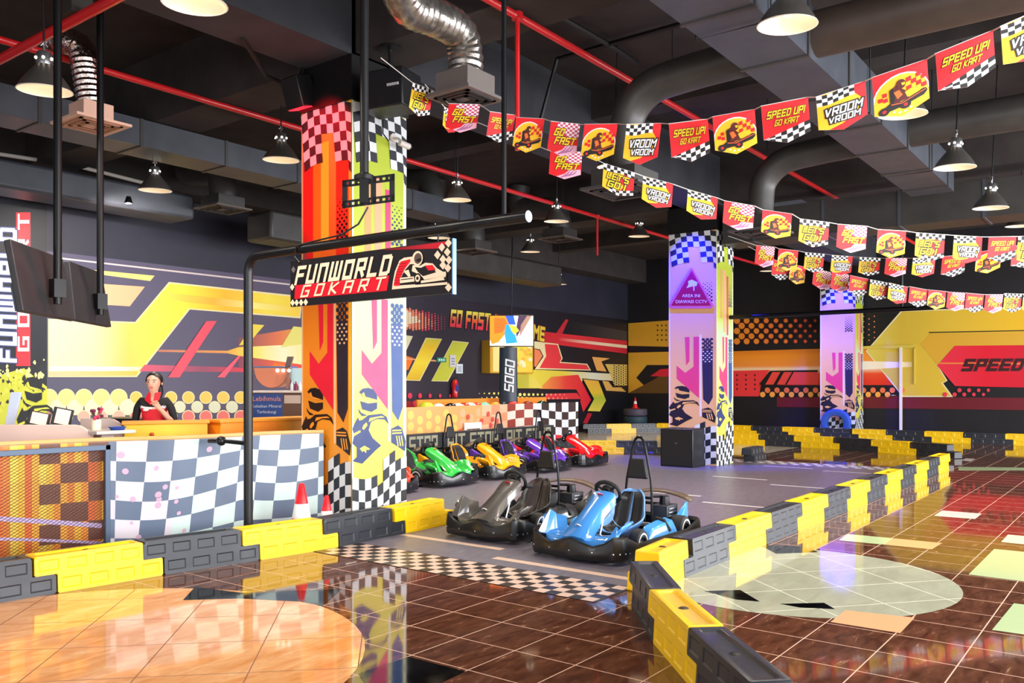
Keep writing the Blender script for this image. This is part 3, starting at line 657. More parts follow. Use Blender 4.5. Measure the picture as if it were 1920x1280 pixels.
# tyre stack with a cone
def tyre(loc, r, wd, m, label, rx=0, rz=0):
    q = MB(); pr = [(r * .58, -wd * .38), (r * .8, -wd * .5), (r * .95, -wd * .46), (r, -wd * .3), (r, wd * .3), (r * .95, wd * .46), (r * .8, wd * .5), (r * .58, wd * .38), (r * .58, -wd * .38)]
    q.lathe(pr, m, seg=28); o = q.build('tyre'); o.location = loc; o.rotation_euler = (rx, 0, rz); tag(o, label, 'tyre', 'old tyres'); return o
tb = M('24404E', .6); tp = M('4A4456', .6)
for i, (m, l) in enumerate(((tb, 'lowest tyre of the stack, standing on the floor behind the barriers'), (tb, 'dark blue tyre in the middle of the corner stack'), (tp, 'grey purple tyre on top of the corner stack under a cone'))):
    tyre((24.1, 13.35, .12 + .235 * i), .38, .23, m, l)
cone((24.1, 13.35, .705), .36, 'red traffic cone on top of the tyre stack in the far corner')
tyre((24.27, 7.15, .40), .40, .2, M('2A55B8', .5), 'blue lit tyre standing upright against the farthest column', PI / 2, PI / 2)  # blue of the wash light put into the rubber colour
# ================================================================== karts
def kart(name_col, body, seatm, loc, rz, label, accent=None, hoop=True, seat_shell=None):
    root = empty('go_kart', loc, rz); root.scale = (.86, .84, 1) if loc[0] < 7 else (.92, .90, 1); tag(root, label, 'go-kart', 'rental go-karts')
    accent = accent or body; shell = seat_shell or body
    plastic = M('0E0F12', .32, coat=.3, name='bumper_plastic'); rub = M('101013', .65); stl = M('15161A', .3, .6); chrome = M('C8CCD2', .2, 1); floor_ = M('1C1D22', .4, .4)
    # wrap-around bumper; front at x=0
    path = []
    def arc(cx, cy, r, a0, a1, n=7): return [(cx + r * math.cos(a0 + (a1 - a0) * i / n), cy + r * math.sin(a0 + (a1 - a0) * i / n)) for i in range(n + 1)]
    half = [(-.0, .0), (-.005, .12), (-.02, .25), (-.05, .37)] + arc(-.22, .37, .19, .55, PI / 2, 6) + [(-.42, .555), (-.62, .56), (-.78, .56), (-1.0, .57), (-1.25, .575), (-1.5, .57)] + arc(-1.78, .41, .16, PI / 2, PI, 6)[0:] + [(-1.945, .2), (-1.95, 0)]
    loop = half + [(x, -y) for x, y in half[-2:0:-1]]
    n = len(loop); q = MB()
    def top(x, y):
        if x > -.3: return .185 + .03 * math.cos(y * 13) + (.03 if abs(y) > .42 else 0)
        if x < -1.6: return .22
        return .16
    rows = []
    for kx in range(6):
        r = []
        for i, (x, y) in enumerate(loop):
            x0, y0 = loop[i - 1]; x1, y1 = loop[(i + 1) % n]; tx, ty = x1 - x0, y1 - y0; l = math.hypot(tx, ty); nx, ny = -ty / l, tx / l
            # inward normal towards the centre
            if nx * (-.97 - x) + ny * (0 - y) < 0: nx, ny = -nx, -ny
            z0, z1 = .035, top(x, y); t = .055
            off, z = ((.012, z0), (0, z0 + .02), (-.006, (z0 + z1) / 2), (.008, z1 - .015), (.022, z1), (t, z1 - .03))[kx]
            r.append((x + nx * off, y + ny * off, z))
        rows.append(r)
    r = []
    for i, p in enumerate(rows[5]): r.append((p[0], p[1], .045))
    rows.append(r); rows.append(rows[0])
    q.grid(rows, plastic, closed=True)
    for i in range(0, n, 2):
        x, y = loop[i]; q.ball((x, y, .105), .010, chrome, 8)
    q.build('bumper', root, angle=24)
    # floor tray and chassis tubes
    q = MB(); q.box((-.95, -.30, .05), (-.2, .30, .062), floor_); q.build('floor_tray', root)
    q = MB()
    for s in (-1, 1):
        q.tube([(-.12, s * .3, .11), (-.45, s * .33, .08), (-.8, s * .34, .08), (-1.2, s * .31, .08), (-1.85, s * .28, .1)], .016, stl)
        q.tube([(-.1, s * .22, .1), (-.1, s * .22, .17)], .014, stl)
    q.tube([(-.14, -.42, .13), (-.14, .42, .13)], .014, stl); q.tube([(-1.55, -.46, .15), (-1.55, .46, .15)], .02, chrome); q.tube([(-.545, -.44, .13), (-.545, .44, .13)], .014, chrome)
    q.build('chassis', root)
    # nose: low hood with raised ends
    q = MB(); rows = []
    for x, z, wdt in ((-.075, .150, .42), (-.115, .205, .475), (-.2, .232, .50), (-.30, .235, .49), (-.40, .20, .36)):
        rr = []
        for k in range(17):
            t = -1 + 2 * k / 16; e = max(0, abs(t) - .72) / .28
            rr.append((x - .10 * e * (1 if x < -.06 else 0) + .02 * (1 - t * t), t * wdt, z + .10 * e * e * (x < -.1) - .02 * (1 - abs(t)) ** 2 + .012 * math.cos(6 * t)))
        rows.append(rr)
    q.grid(rows, body); q.build('nose_hood', root, solid=-.02)
    # upright fins at the ends of the hood
    for s in (-1, 1):
        q = MB(); fh = .40 if s < 0 else .31; q.hexa([(-.11, s * .36, .2), (-.30, s * .33, .2), (-.32, s * .37, .2), (-.11, s * .47, .2), (-.25, s * .385, fh), (-.33, s * .375, fh - .04), (-.335, s * .39, fh - .05), (-.25, s * .41, fh - .005)], body); q.build('fin', root, bevel=.01)
    # steering fairing
    q = MB(); sec = []
    for x, z, wt, wb, hh in ((-.075, .205, .13, .19, .02), (-.13, .255, .14, .19, .05), (-.28, .335, .11, .16, .08), (-.45, .425, .10, .13, .09), (-.60, .50, .125, .14, .09), (-.68, .535, .13, .135, .08), (-.705, .53, .10, .12, .06)):
        sec.append([(x - .01, -wb, z - hh), (x, -wt - .01, z - .018), (x + .006, -wt + .02, z), (x + .008, 0, z + .012), (x + .006, wt - .02, z), (x, wt + .01, z - .018), (x - .01, wb, z - hh)])
    q.grid(sec, body); q.poly(sec[0][::-1], body); q.poly(sec[-1], body); fr = q.build('steering_fairing', root, bevel=.01, angle=25)
    q = MB(); ms = Matrix.Translation((-.60, 0, .514)) @ Matrix.Rotation(-.46, 4, 'Y'); q.lathe([(.001, .004), (.034, .004), (.036, 0)], M('E8222C', .35), seg=16, M4=ms)
    ms2 = Matrix.Translation((-.165, 0, .289)) @ Matrix.Rotation(-.5 , 4, 'Y'); q.lathe([(.001, .01), (.03, .01), (.034, 0)], M('C8CCD2', .3), seg=14, M4=ms2); q.lathe([(.001, .014), (.02, .014), (.022, .01)], M('B83A34', .4), seg=14, M4=ms2); q.build('badge', fr)
    # side pods
    for s in (-1, 1):
        q = MB(); rows = []
        for x, z, hw in ((-.72, .14, .05), (-.76, .20, .075), (-.82, .25, .085), (-1.05, .27, .09), (-1.26, .28, .09), (-1.34, .22, .08)):
            c = s * .445
            rows.append([(x, c - hw, .07), (x, c - hw, z - .05), (x, c - hw * .55, z), (x, c + hw * .55, z - .02), (x, c + hw, z - .09), (x, c + hw, .07)])
        q.grid(rows, accent); q.poly(rows[0], accent); q.poly(rows[-1], accent); p = q.build('side_pod', root, bevel=.008)
        q = MB(); q.tube([(-1.12, s * .345, .20), (-1.12, s * .38, .285), (-1.12, s * .47, .27), (-1.12, s * .545, .18)], .018, rub, 6); q.build('strap', p)
        q = MB(); q.hexa([(-1.48, s * .36, .14), (-1.80, s * .33, .16), (-1.80, s * .43, .16), (-1.48, s * .50, .14), (-1.58, s * .38, .27), (-1.84, s * .37, .37), (-1.84, s * .40, .37), (-1.58, s * .46, .26)], accent); q.build('rear_fin', root, bevel=.012)
    # seat shell and pads
    q = MB(); rows = []; prof = ((-.80, .17, .165, .03), (-.88, .135, .19, .09), (-1.02, .115, .205, .13), (-1.14, .14, .215, .14), (-1.22, .24, .215, .13), (-1.26, .33, .21, .12), (-1.30, .42, .19, .095), (-1.325, .48, .14, .06), (-1.33, .505, .05, .02))
    for i, (x, z, wd, up) in enumerate(prof):
        r = []; t = min(1, max(0, (z - .14) / .2)) if x < -1.1 else 0
        for k in range(13):
            a = -1 + 2 * k / 12; e = abs(a) ** 3
            r.append((x + up * e * t * 1.1, a * wd, z + up * e * (1 - t)))
        rows.append(r)
    q.grid(rows, shell); st = q.build('seat', root, solid=-.022, sub=1)
    def pad(ids, a0, a1, lift=.012):
        out = []
        for i in ids:
            x, z, wd, up = prof[i]; r = []; t = min(1, max(0, (z - .14) / .2)) if x < -1.1 else 0
            for k in range(6):
                a = a0 + (a1 - a0) * k / 5; e = abs(a) ** 3
                r.append((x + up * e * t * 1.1 + lift * (t + .3), a * wd, z + up * e * (1 - t) + lift * (1.2 - t)))
            out.append(r)
        return out
    for a0, a1 in ((-.78, -.08), (.08, .78)):
        q = MB(); q.grid(pad((1, 2, 3, 4, 5, 6, 7), a0, a1), seatm); q.build('seat_pad', st, solid=-.012)
    # steering wheel and column
    ms = Matrix.Translation((-.75, 0, .535)) @ Matrix.Rotation(-.95, 4, 'Y')
    q = MB(); ring = [ms @ Vector((.125 * math.cos(a) * (1 if math.cos(a) < .55 else .85), .14 * math.sin(a), 0)) for a in [2 * PI * k / 22 for k in range(22)]]
    q.tube(ring, .02, rub, 8, closed=True)
    for a in (0.5, 2.64, -1.57): q.tube([ms @ Vector((0, 0, -.02)), ms @ Vector((.15 * math.sin(a), .15 * math.cos(a), 0))], .012, rub, 6)
    q.lathe([(.001, .045), (.05, .04), (.07, .0), (.05, -.03)], rub, seg=14, M4=ms)
    for s in (-1, 1): q.tube([ms @ Vector((-.07, s * .12, 0)), ms @ Vector((-.12, s * .15, .05)), ms @ Vector((-.16, s * .12, .11))], [.026, .024, .010], rub, 7)
    q.build('steering_wheel', root)
    q = MB(); q.tube([(-.73, 0, .50), (-.32, 0, .12)], .014, stl); q.tube([(-.62, .05, .43), (-.42, .07, .09)], .011, chrome, 6); q.tube([(-.62, -.05, .43), (-.42, -.07, .09)], .011, chrome, 6); q.build('steering_column', root)
    q = MB()
    for s in (-1, 1): q.tube([(-.30, s * .12, .07), (-.33, s * .14, .18), (-.32, s * .20, .20)], .010, chrome, 6); 
    q.build('pedals', root)
    # wheels
    for x, y, r, wd in ((-.545, .475, .13, .12), (-.545, -.475, .13, .12), (-1.55, .44, .135, .17), (-1.55, -.44, .135, .17)):
        m4 = Matrix.Translation((x, y, r)) @ Matrix.Rotation(PI / 2, 4, 'X')
        q = MB(); pr = [(r * .5, -wd / 2), (r * .8, -wd / 2), (r * .95, -wd * .42), (r, -wd * .25), (r, wd * .25), (r * .95, wd * .42), (r * .8, wd / 2), (r * .5, wd / 2), (r * .5, -wd / 2)]
        q.lathe(pr, rub, seg=24, M4=m4); wh = q.build('wheel', root)
        q = MB()
        for sg in (-1, 1): q.lathe([(r * .66, sg * wd * .505), (r * .72, sg * wd * .512), (r * .78, sg * wd * .505)], M('DADDE2', .4), seg=24, M4=m4)
        q.lathe([(r * .5, -wd * .35), (r * .3, -wd * .2), (.02, -wd * .3), (.001, -wd * .3)], chrome, seg=18, M4=m4); q.lathe([(r * .5, wd * .35), (r * .3, wd * .2), (.02, wd * .3), (.001, wd * .3)], chrome, seg=18, M4=m4); q.build('rim', wh)
    # roll hoop with head rest
    xh = -1.42; q = MB()
    pts = [(xh, .165, .12), (xh, .165, .46), (xh - .005, .150, .60), (xh - .01, .082, .88)] + [(xh - .01, .062 * math.cos(a), .93 + .062 * math.sin(a)) for a in (.35, .8, 1.2, PI / 2, PI - 1.2, PI - .8, PI - .35)] + [(xh - .01, -.082, .88), (xh - .005, -.150, .60), (xh, -.165, .46), (xh, -.165, .12)]
    q.tube(pts, .0145, stl, 8)
    for s in (-1, 1): q.tube([(xh, s * .165, .44), (xh - .22, s * .18, .42), (xh - .34, s * .18, .33), (xh - .36, s * .18, .14)], .015, stl, 7)
    q.tube([(xh - .34, -.18, .33), (xh - .34, .18, .33)], .015, stl, 7); q.tube([(xh, -.165, .42), (xh, .165, .42)], .014, stl, 7)
    q.build('roll_hoop', root)
    q = MB(); q.hexa([(xh + .012, -.138, .60), (xh + .05, -.135, .60), (xh + .05, .135, .60), (xh + .012, .138, .60), (xh + .005, -.088, .79), (xh + .036, -.084, .79), (xh + .036, .084, .79), (xh + .005, .088, .79)], M('0B0B0D', .5)); q.build('head_rest', root, bevel=.015)
    # engine and battery boxes behind the seat
    q = MB(); q.obox((-1.62, .22, .25), .26, .2, .2, M('26282E', .45)); q.lathe([(.001, .06), (.05, .06), (.06, 0), (.06, -.05)], stl, (-1.62, .22, .37), 14)
    for i in range(5): q.obox((-1.62, .325, .18 + .035 * i), .2, .02, .012, chrome)
    q.build('engine', root, bevel=.006); q = MB(); q.obox((-1.62, -.2, .24), .28, .22, .18, M('1A1B20', .4)); q.build('battery_box', root, bevel=.006)
    # flat rear wing plate
    q = MB(); rows = []
    for k in range(11):
        t = -1 + k / 5; rows.append([(-1.86, t * .42, .44 - .07 * abs(t) ** 2.2), (-1.96, t * .42, .46 - .07 * abs(t) ** 2.2)])
    q.grid(rows, M('5A4A3A', .4)); q.build('rear_plate', root, solid=.012)
    return root
PADB = M('101014', .5)
RZ = lambda dx, dy: math.atan2(dy, dx)
kart('blue', M('4690DE', .18, coat=.8), PADB, (5.98, 3.94, .0), RZ(-1, -.01), 'light blue go-kart with a black and blue seat, nearest to the camera', accent=M('4A9AE0', .18, coat=.8), seat_shell=M('6FA0DE', .3))
kart('grey', M('57524E', .25, coat=.7), M('2E2826', .5), (6.22, 5.16, .0), RZ(-1, -.01), 'dark grey brown go-kart beside the light blue one', accent=M('23262B', .25, coat=.6), seat_shell=M('2A2623', .4))
pit = dict(orange=('E8401E', 8.2), green=('35B84A', 9.5), yellow=('FFA90A', 10.72), purple=('6A3AB8', 12.05), red=('E8121E', 13.3))
plab = dict(orange='red orange go-kart half hidden behind the printed column', green='bright green go-kart parked before the helmet counter', yellow='yellow orange go-kart parked between the green and purple ones', purple='purple go-kart parked between the yellow and red ones', red='red go-kart at the far end of the parked row')
for k, (c, x) in pit.items():
    kart(k, M(c, .2, coat=.8), PADB, (x, 8.1, .0), RZ(.04, -1), plab[k])
# pit wall with its lettering
def pitwall(x0, x1, label):
    q = Art(lambda x, z, d: Vector((x, 10.27 - d, z)), .002); dk = M('1E222A', .5)
    q.box((x0, 10.27, 0), (x1, 10.42, .62), dk)
    q.text('PIT STOP', (x0 + .12, .56), (x1 - .14, .56), (x0 + .12, .30), M('99977F', .5), 1, th=1.2, shear=0)
    tag(q.build('pit_wall', bevel=0, smooth=False), label, 'low wall', 'pit walls')
pitwall(8.2, 9.95, 'low dark wall lettered PIT STOP behind the green kart'); pitwall(9.97, 11.45, 'low dark wall lettered PIT STOP behind the yellow kart'); pitwall(11.5, 13.2, 'low dark wall lettered PIT STOP behind the purple kart'); pitwall(13.25, 15.0, 'low dark wall lettered PIT STOP behind the red kart')
# subwoofer before the column with the triangular sign
r = empty('speaker_box', (14.0, 6.6, 0)); tag(r, 'black cube speaker box standing before the blue lit column', 'speaker')
q = MB(); q.box((0, 0, 0), (.5, .64, .69), M('0A0A0D', .4)); q.build('cabinet', r, bevel=.015)
q = MB(); q.box((-.012, .03, .03), (.002, .61, .66), noisy('speaker_grille', '060608', '0E0E12', 90, .7)); q.build('grille', r)
q = MB(); q.box((-.018, .30, .42), (-.011, .34, .44), M('5A5A60', .4)); q.build('badge', r)
# ================================================================== start gate and sign
PX0 = 4.6
gate = empty('start_gate', (4.6, 6.42, 0)); tag(gate, 'black tubular start gate, upright pole bending into a long arm over the track', 'gate')
gm = M('1A1C20', .35, .3); g0 = Vector((4.6, 6.42, 0))
def rel(p): return Vector(p) - g0
zt = 2.62; y0 = 6.42
bend = [(4.6, y0 - .14 + .14 * math.cos(a), zt - .14 + .14 * math.sin(a)) for a in (0, .3, .6, .9, 1.25, PI / 2)]
q = MB(); q.tube([rel((4.6, y0, 0)), rel((4.6, y0, 1.2))] + [rel(p) for p in bend] + [rel((4.6, 5.0, zt)), rel((4.62, 3.37, zt))], .04, gm, 14); q.build('pole', gate)
q = MB(); q.lathe([(.001, .004), (.034, .004), (.04, 0)], M('B8CDE6', .4), seg=16, M4=Matrix.Translation(rel((4.62, 3.366, zt))) @ Matrix.Rotation(PI / 2, 4, 'X')); q.build('end_cap', gate)
q = MB(); q.lathe([(.075, 0), (.075, .012), (.05, .02)], gm, rel((4.6, y0, 0)), 18); q.build('base_plate', gate)
q = MB(); q.tube([rel((4.6, 6.42, .97)), rel((4.5, 6.62, .99)), rel((4.5, 6.86, .98))], .02, gm); q.ball(rel((4.49, 6.66, .99)), .045, gm, 10); q.build('bracket', gate)
e = PX(945, 396, 4.62); q = MB(); q.tube([(4.62, e.y, zt + .03), (4.62, e.y, ZC)], .018, M('14161A', .4, .5), 8); tag(q.build('hanger_rod'), 'thin black rod holding the start gate arm from the ceiling', 'rod', 'hanger rods')
# the sign
sx = 4.58; ya, yb = PX(545, 530, sx).y, PX(848, 500, sx).y; z1, z0 = 2.525, 2.145
sg = empty('hanging_sign', (sx, (ya + yb) / 2, z0)); tag(sg, 'black and red FUNWORLD GOKART sign hanging under the start gate', 'sign')
S = Art(lambda s, t, d: Vector((-d, (ya - yb) * (.5 - s), (z1 - z0) * t)), .0015)   # s across, t up
S.box((0, yb - (ya + yb) / 2, 0), (.03, ya - (ya + yb) / 2, z1 - z0), BLACK)
cr = M('F3D9BE', .4); rd = M('E0142A', .4)
S.rect(0, 0, 1, 1, M('17141A', .4), 1); S.shape([(.62, .97), (.94, .86), (.985, .98), (.62, .985)], grad('Y', [(-.8, 'C8102A'), (-.2, '5A0A18')]), 2)
S.text('FUNWORLD', (.05, .83), (.667, .83), (.04, .50), cr, 3, th=1.45, shear=.2, edge=None, gap=2.6)
S.shape([(.035, .46), (.65, .45), (.635, .155), (.03, .16)], rd, 2)
S.text('GOKART', (.09, .42), (.63, .42), (.08, .2), cr, 4, th=1.1, shear=.18, gap=6.5)
# kart emblem
mv = lambda pts: [((x - 20) / 1710, 1 - (y - 275 + .105 * (x - 20)) / (465 + .041 * (x - 20))) for x, y in pts]
S.shape(mv([(1160, 580), (1170, 500), (1190, 400), (1235, 290), (1280, 262), (1390, 250), (1390, 540), (1690, 520), (1690, 545)]), cr, 3)
S.shape(mv([(1180, 545), (1188, 480), (1210, 390), (1250, 300), (1340, 278), (1345, 300), (1285, 380), (1245, 470), (1240, 545)]), rd, 4)
for i in range(8): S.shape(mv([(1180 + i * 7, 520 - i * 28), (1250 + i * 8, 516 - i * 28), (1251 + i * 8, 510 - i * 28), (1181 + i * 7, 514 - i * 28)]), M('8A1020', .4), 5)
S.shape(mv([(1240, 540), (1250, 470), (1290, 390), (1340, 330), (1500, 320), (1600, 360), (1690, 430), (1690, 520)]), BLACK, 4)
hx, hy = mv([(1415, 275)])[0]; S.disc(hx, hy, .030, .145, cr, 6, 16); S.disc(hx + .003, hy, .021, .105, M('5A4A44', .4), 7, 14); S.shape(mv([(1405, 285), (1450, 270), (1455, 300), (1415, 310)]), BLACK, 8)
S.shape(mv([(1370, 340), (1440, 350), (1490, 320), (1560, 330), (1600, 380), (1660, 420), (1680, 470), (1480, 490), (1460, 460), (1400, 420), (1360, 400)]), cr, 6)
S.shape(mv([(1390, 360), (1450, 370), (1500, 345), (1570, 375), (1590, 420), (1470, 455), (1420, 410)]), BLACK, 7); S.shape(mv([(1490, 350), (1560, 345), (1590, 395), (1520, 400)]), rd, 8)
S.shape(mv([(1245, 465), (1380, 455), (1390, 505), (1245, 520)]), cr, 6); S.shape(mv([(1255, 480), (1370, 470), (1372, 478), (1255, 488)]), BLACK, 7); S.shape(mv([(1280, 400), (1330, 385), (1350, 450), (1330, 460)]), cr, 6)
wx, wy = mv([(1420, 475)])[0]; S.disc(wx, wy, .02, .10, BLACK, 8, 14); S.disc(wx, wy, .014, .07, cr, 9, 14); S.disc(wx, wy, .007, .035, BLACK, 10, 10)
S.shape(mv([(1450, 500), (1660, 470), (1670, 500), (1450, 525)]), cr, 7); S.shape(mv([(1560, 430), (1680, 415), (1685, 455), (1500, 480)]), cr, 7)
for x, y in ((1640, 170), (1690, 220), (1600, 245), (1650, 290), (1700, 130), (1705, 300), (1650, 350), (1695, 380), (1700, 575)):
    S.shape(mv([(x - 32, y), (x, y - 45), (x + 30, y), (x, y + 45)]), cr, 3)
for x, y in ((60, 360), (45, 540), (50, 700), (100, 700), (155, 698), (210, 695)): S.shape(mv([(x - 28, y), (x, y - 36), (x + 28, y), (x, y + 36)]), cr if y > 500 else M('6A6468', .4), 3)
S.build('sign_panel', sg, smooth=False, fix=False)
q = MB(); h = (ya - yb) / 2
q.box((-.006, -h - .012, -.01), (.034, -h, z1 - z0 + .01), M('7FB4E8', .3, .2)); q.build('end_trim', sg, bevel=.004)
q = MB()
for y in (-h + .15, h - .15): q = MB(); q.tube([(.015, y, z1 - z0), (.02, y, zt - z0)], .006, gm, 6); q.build('hanger', sg)
q = MB(); q.tube([PX(690, 388, 4.75), PX(672, 420, 4.7), PX(640, 440, 4.64), PX(590, 452, 4.6), PX(556, 460, 4.55), PX(552, 480, 4.56), PX(562, 492, 4.575)], .008, M('0A0A0C', .5), 6); tag(q.build('power_cable'), 'black cable running from the film strip bracket to the sign', 'cable')
# second bar over the far end of the track
q = MB(); q.tube([(15.2, 6.42, 2.74), (15.2, 2.93, 2.74)], .04, M('0D0D10', .3, .3), 12); bar = q.build('gate_bar'); tag(bar, 'long black horizontal bar across the far end of the track', 'bar')
e = PX(1691, 500, 15.2); q = MB(); q.tube([(15.2, e.y, 2.77), (15.2, e.y, ZC)], .02, M('14161A', .4, .5), 8); tag(q.build('hanger_rod'), 'thin black rod holding the far bar from the ceiling', 'rod', 'hanger rods')
# triangular warning sign on the second column
tr = empty('warning_sign', (14.57, 6.9, 2.9)); tag(tr, 'purple triangular CCTV warning sign on the blue lit column', 'sign')
o3 = Vector((14.57, 6.9, 2.9)); T3 = Art(lambda u, v, d: PX(u, v, 14.57 - d) - o3, .002)
tri = img([(1297, 502), (1337, 572), (1334, 578), (1257, 578), (1254, 572)], 0, 0, 1); bs = [PX(u, v, 14.57) - o3 for u, v in tri]
T3.prism([p + Vector((.02, 0, 0)) for p in bs], (-.02, 0, 0), M('D86A7A', .4)); T3.shape([(1297, 507), (1333, 573), (1258, 573)], M('B0103A', .4), 1)
T3.shape([(1290, 527), (1297, 524), (1308, 529), (1306, 536), (1296, 537), (1287, 540), (1291, 533)], M('DDE8F4', .4), 2); T3.rect(1300, 537, 1302, 545, M('DDE8F4', .4), 2)
put_font(T3, 'AREA INI', 1296, 557, 8.5, M('EDEFF5', .4), 2, -1); put_font(T3, 'DIAWASI CCTV', 1296, 568, 8.5, M('EDEFF5', .4), 2, -1)
T3.build('sign_plate', tr, smooth=False, fix=False)
# ================================================================== left enclosure: mesh panel, printed fence, counters
fy = 7.15; r = empty('mesh_panel', (3.1, fy, 0)); tag(r, 'blue grey framed expanded metal panel at the left edge', 'panel'); fm = M('4A5A70', .4, .3)
q = MB(); x0, x1, zb0, zt0 = 2.05, 3.73, .10, .98
for a, b in (((x0, -.02, zt0 - .045), (x1, .02, zt0)), ((x0, -.02, zb0), (x1, .02, zb0 + .05)), ((x1 - .045, -.02, .0), (x1, .02, zt0)), ((x0, -.02, 0), (x0 + .045, .02, zt0))): q.box((a[0] - 3.1, a[1], a[2]), (b[0] - 3.1, b[1], b[2]), fm)
q.build('frame', r, bevel=.004)
q = MB(); cwx, chz = .046, .026; nx = int((x1 - x0 - .09) / cwx); nz = int((zt0 - zb0 - .095) / chz); wire = M('5A3A34', .45, .3)
for j in range(nz + 1):
    for s in (1, -1):
        pts = [(x0 + .045 + i * cwx / 2 - 3.1, 0, zb0 + .05 + j * chz + s * (chz / 2 if i % 2 else 0)) for i in range(2 * nx + 2)]
        for a, b in zip(pts, pts[1:]):
            q.quad((a[0], -.003, a[2] - .0018), (b[0], -.003, b[2] - .0018), (b[0], .003, b[2] + .0018), (a[0], .003, a[2] + .0018), wire)
q.build('wire_mesh', r, smooth=False, fix=False)
# printed fence, gently curved
def spline(P, n):
    out = []
    for i in range(len(P) - 1):
        p0, p1, p2, p3 = [Vector(P[max(0, min(len(P) - 1, i + k))]) for k in (-1, 0, 1, 2)]
        for k in range(n):
            t = k / n; out.append(.5 * ((2 * p1) + (p2 - p0) * t + (2 * p0 - 5 * p1 + 4 * p2 - p3) * t * t + (3 * p1 - p0 - 3 * p2 + p3) * t ** 3))
    out.append(Vector(P[-1])); return out
def resample(P, d):
    out = [P[0].copy()]; acc = 0
    for a, b in zip(P, P[1:]):
        l = (b - a).length; pos = 0
        while acc + l - pos >= d:
            pos += d - acc; out.append(a + (b - a) * (pos / l)); acc = 0
        acc += l - pos
    return out
path = resample(spline([(1.9, 7.38), (3.0, 7.36), (3.75, 7.22), (4.3, 6.98), (4.75, 6.9), (5.2, 6.9), (5.73, 6.68)], 24), .0535)
fn = empty('printed_fence', (4.3, 7.0, 0)); tag(fn, 'curved waist high fence with an orange and checkered flag print', 'fence'); fo = Vector((4.3, 7.0))
q = MB(); HT = 1.0; rowsz = .168
fog = [M(c, .4) for c in ('FFC22A', 'FF9A1E', 'F2701E', 'FFB02A', 'E8851E', 'FFD84A')]
ckl = M('5B6B84', .4); ckm = M('C6DEDA', .4); ckp = M('D6CFDA', .4); pat = M('C9A4B4', .4)
N_ = len(path)
def wave(d):      # how far the printed rows rise and fall along the sheet
    if d < .75: return -.04 * math.sin(PI * d / .75)
    if d < 1.2: return .085 * (d - .75) / .45
    return .085 - .06 * math.sin(PI * min(1, (d - 1.2) / .9)) 
i0 = next(i for i, p in enumerate(path) if p.x > 3.72)
def sheet(i, z, off=0):
    d = (i - i0) * .0535; k = min(1, max(0, d / .3)) * min(1, max(0, (N_ - 1 - i) * .0535 / .25))
    f = min(N_ - 1.001, max(0, i + k * 2.0 * (z - .5))); n = int(f); p = path[n] + (path[n + 1] - path[n]) * (f - n) - fo
    dr = (path[n + 1] - path[n]).normalized()
    return Vector((p.x + dr.y * off, p.y - dr.x * off, z + (wave(d) if i > i0 else 0) * 4 * z * (HT - z) * (1 if 0 < z < HT else 0)))
for i in range(N_ - 1):
    c = i // 4
    for j in range(12):
        z0_, z1_ = j * HT / 12, (j + 1) * HT / 12; cz = j // 2
        if path[i].x < 3.2: m = fog[(i * 7 // 5) % 6]
        elif path[i].x < 3.72: m = (M('6A3A26', .4) if (c + cz) % 2 else fog[(i * 7 // 5) % 6])
        else: m = ckl if (c + cz) % 2 else (ckm if path[i].x > 4.2 else ckp)
        q.quad(sheet(i, z0_), sheet(i + 1, z0_), sheet(i + 1, z1_), sheet(i, z1_), m)
for z0_, sl, w_ in ((.62, .010, .02), (.44, .009, .012)):
    for i in range(2, i0 - 1):
        za, zb_ = z0_ - sl * i, z0_ - sl * (i + 1); q.quad(sheet(i, za - w_, .0015), sheet(i + 1, zb_ - w_, .0015), sheet(i + 1, zb_ + w_, .0015), sheet(i, za + w_, .0015), M('D8C4F4', .4))
random.seed(11)
for k in range(16):
    i = i0 + 1 + random.random() * 14; z = random.uniform(.12, .9); r_ = random.uniform(.015, .03)
    q.poly([sheet(i + r_ / .0535 * math.cos(t), z + r_ * math.sin(t), .0015) for t in [2 * PI * n / 10 for n in range(10)]], M('C8A4BE', .45))
q.build('print_sheet', fn, smooth=True, fix=False, weld=True, angle=60)
q = MB(); rows = []
for i, p in enumerate(path):
    a = sheet(i, 0, -.004); b = sheet(i, 0, -.035); rows.append([(a.x, a.y, .0), (a.x, a.y, 1.005), (b.x, b.y, 1.005), (b.x, b.y, 0)])
q.grid(rows, M('C8A070', .5), closed=True); q.build('backing_board', fn, smooth=False)
q = MB(); rows = []
for i, p in enumerate(path):
    d = (path[min(i + 1, N_ - 1)] - path[max(0, i - 1)]).normalized(); nrm = Vector((-d.y, d.x)); a = p - fo - nrm * .006; b = p - fo + nrm * .06
    rows.append([(a.x, a.y, 1.008), (a.x, a.y, 1.035), (b.x, b.y, 1.035), (b.x, b.y, 1.008)])
q.grid(rows, M('F0A85A', .4), closed=True); q.build('top_rail', fn, smooth=False)
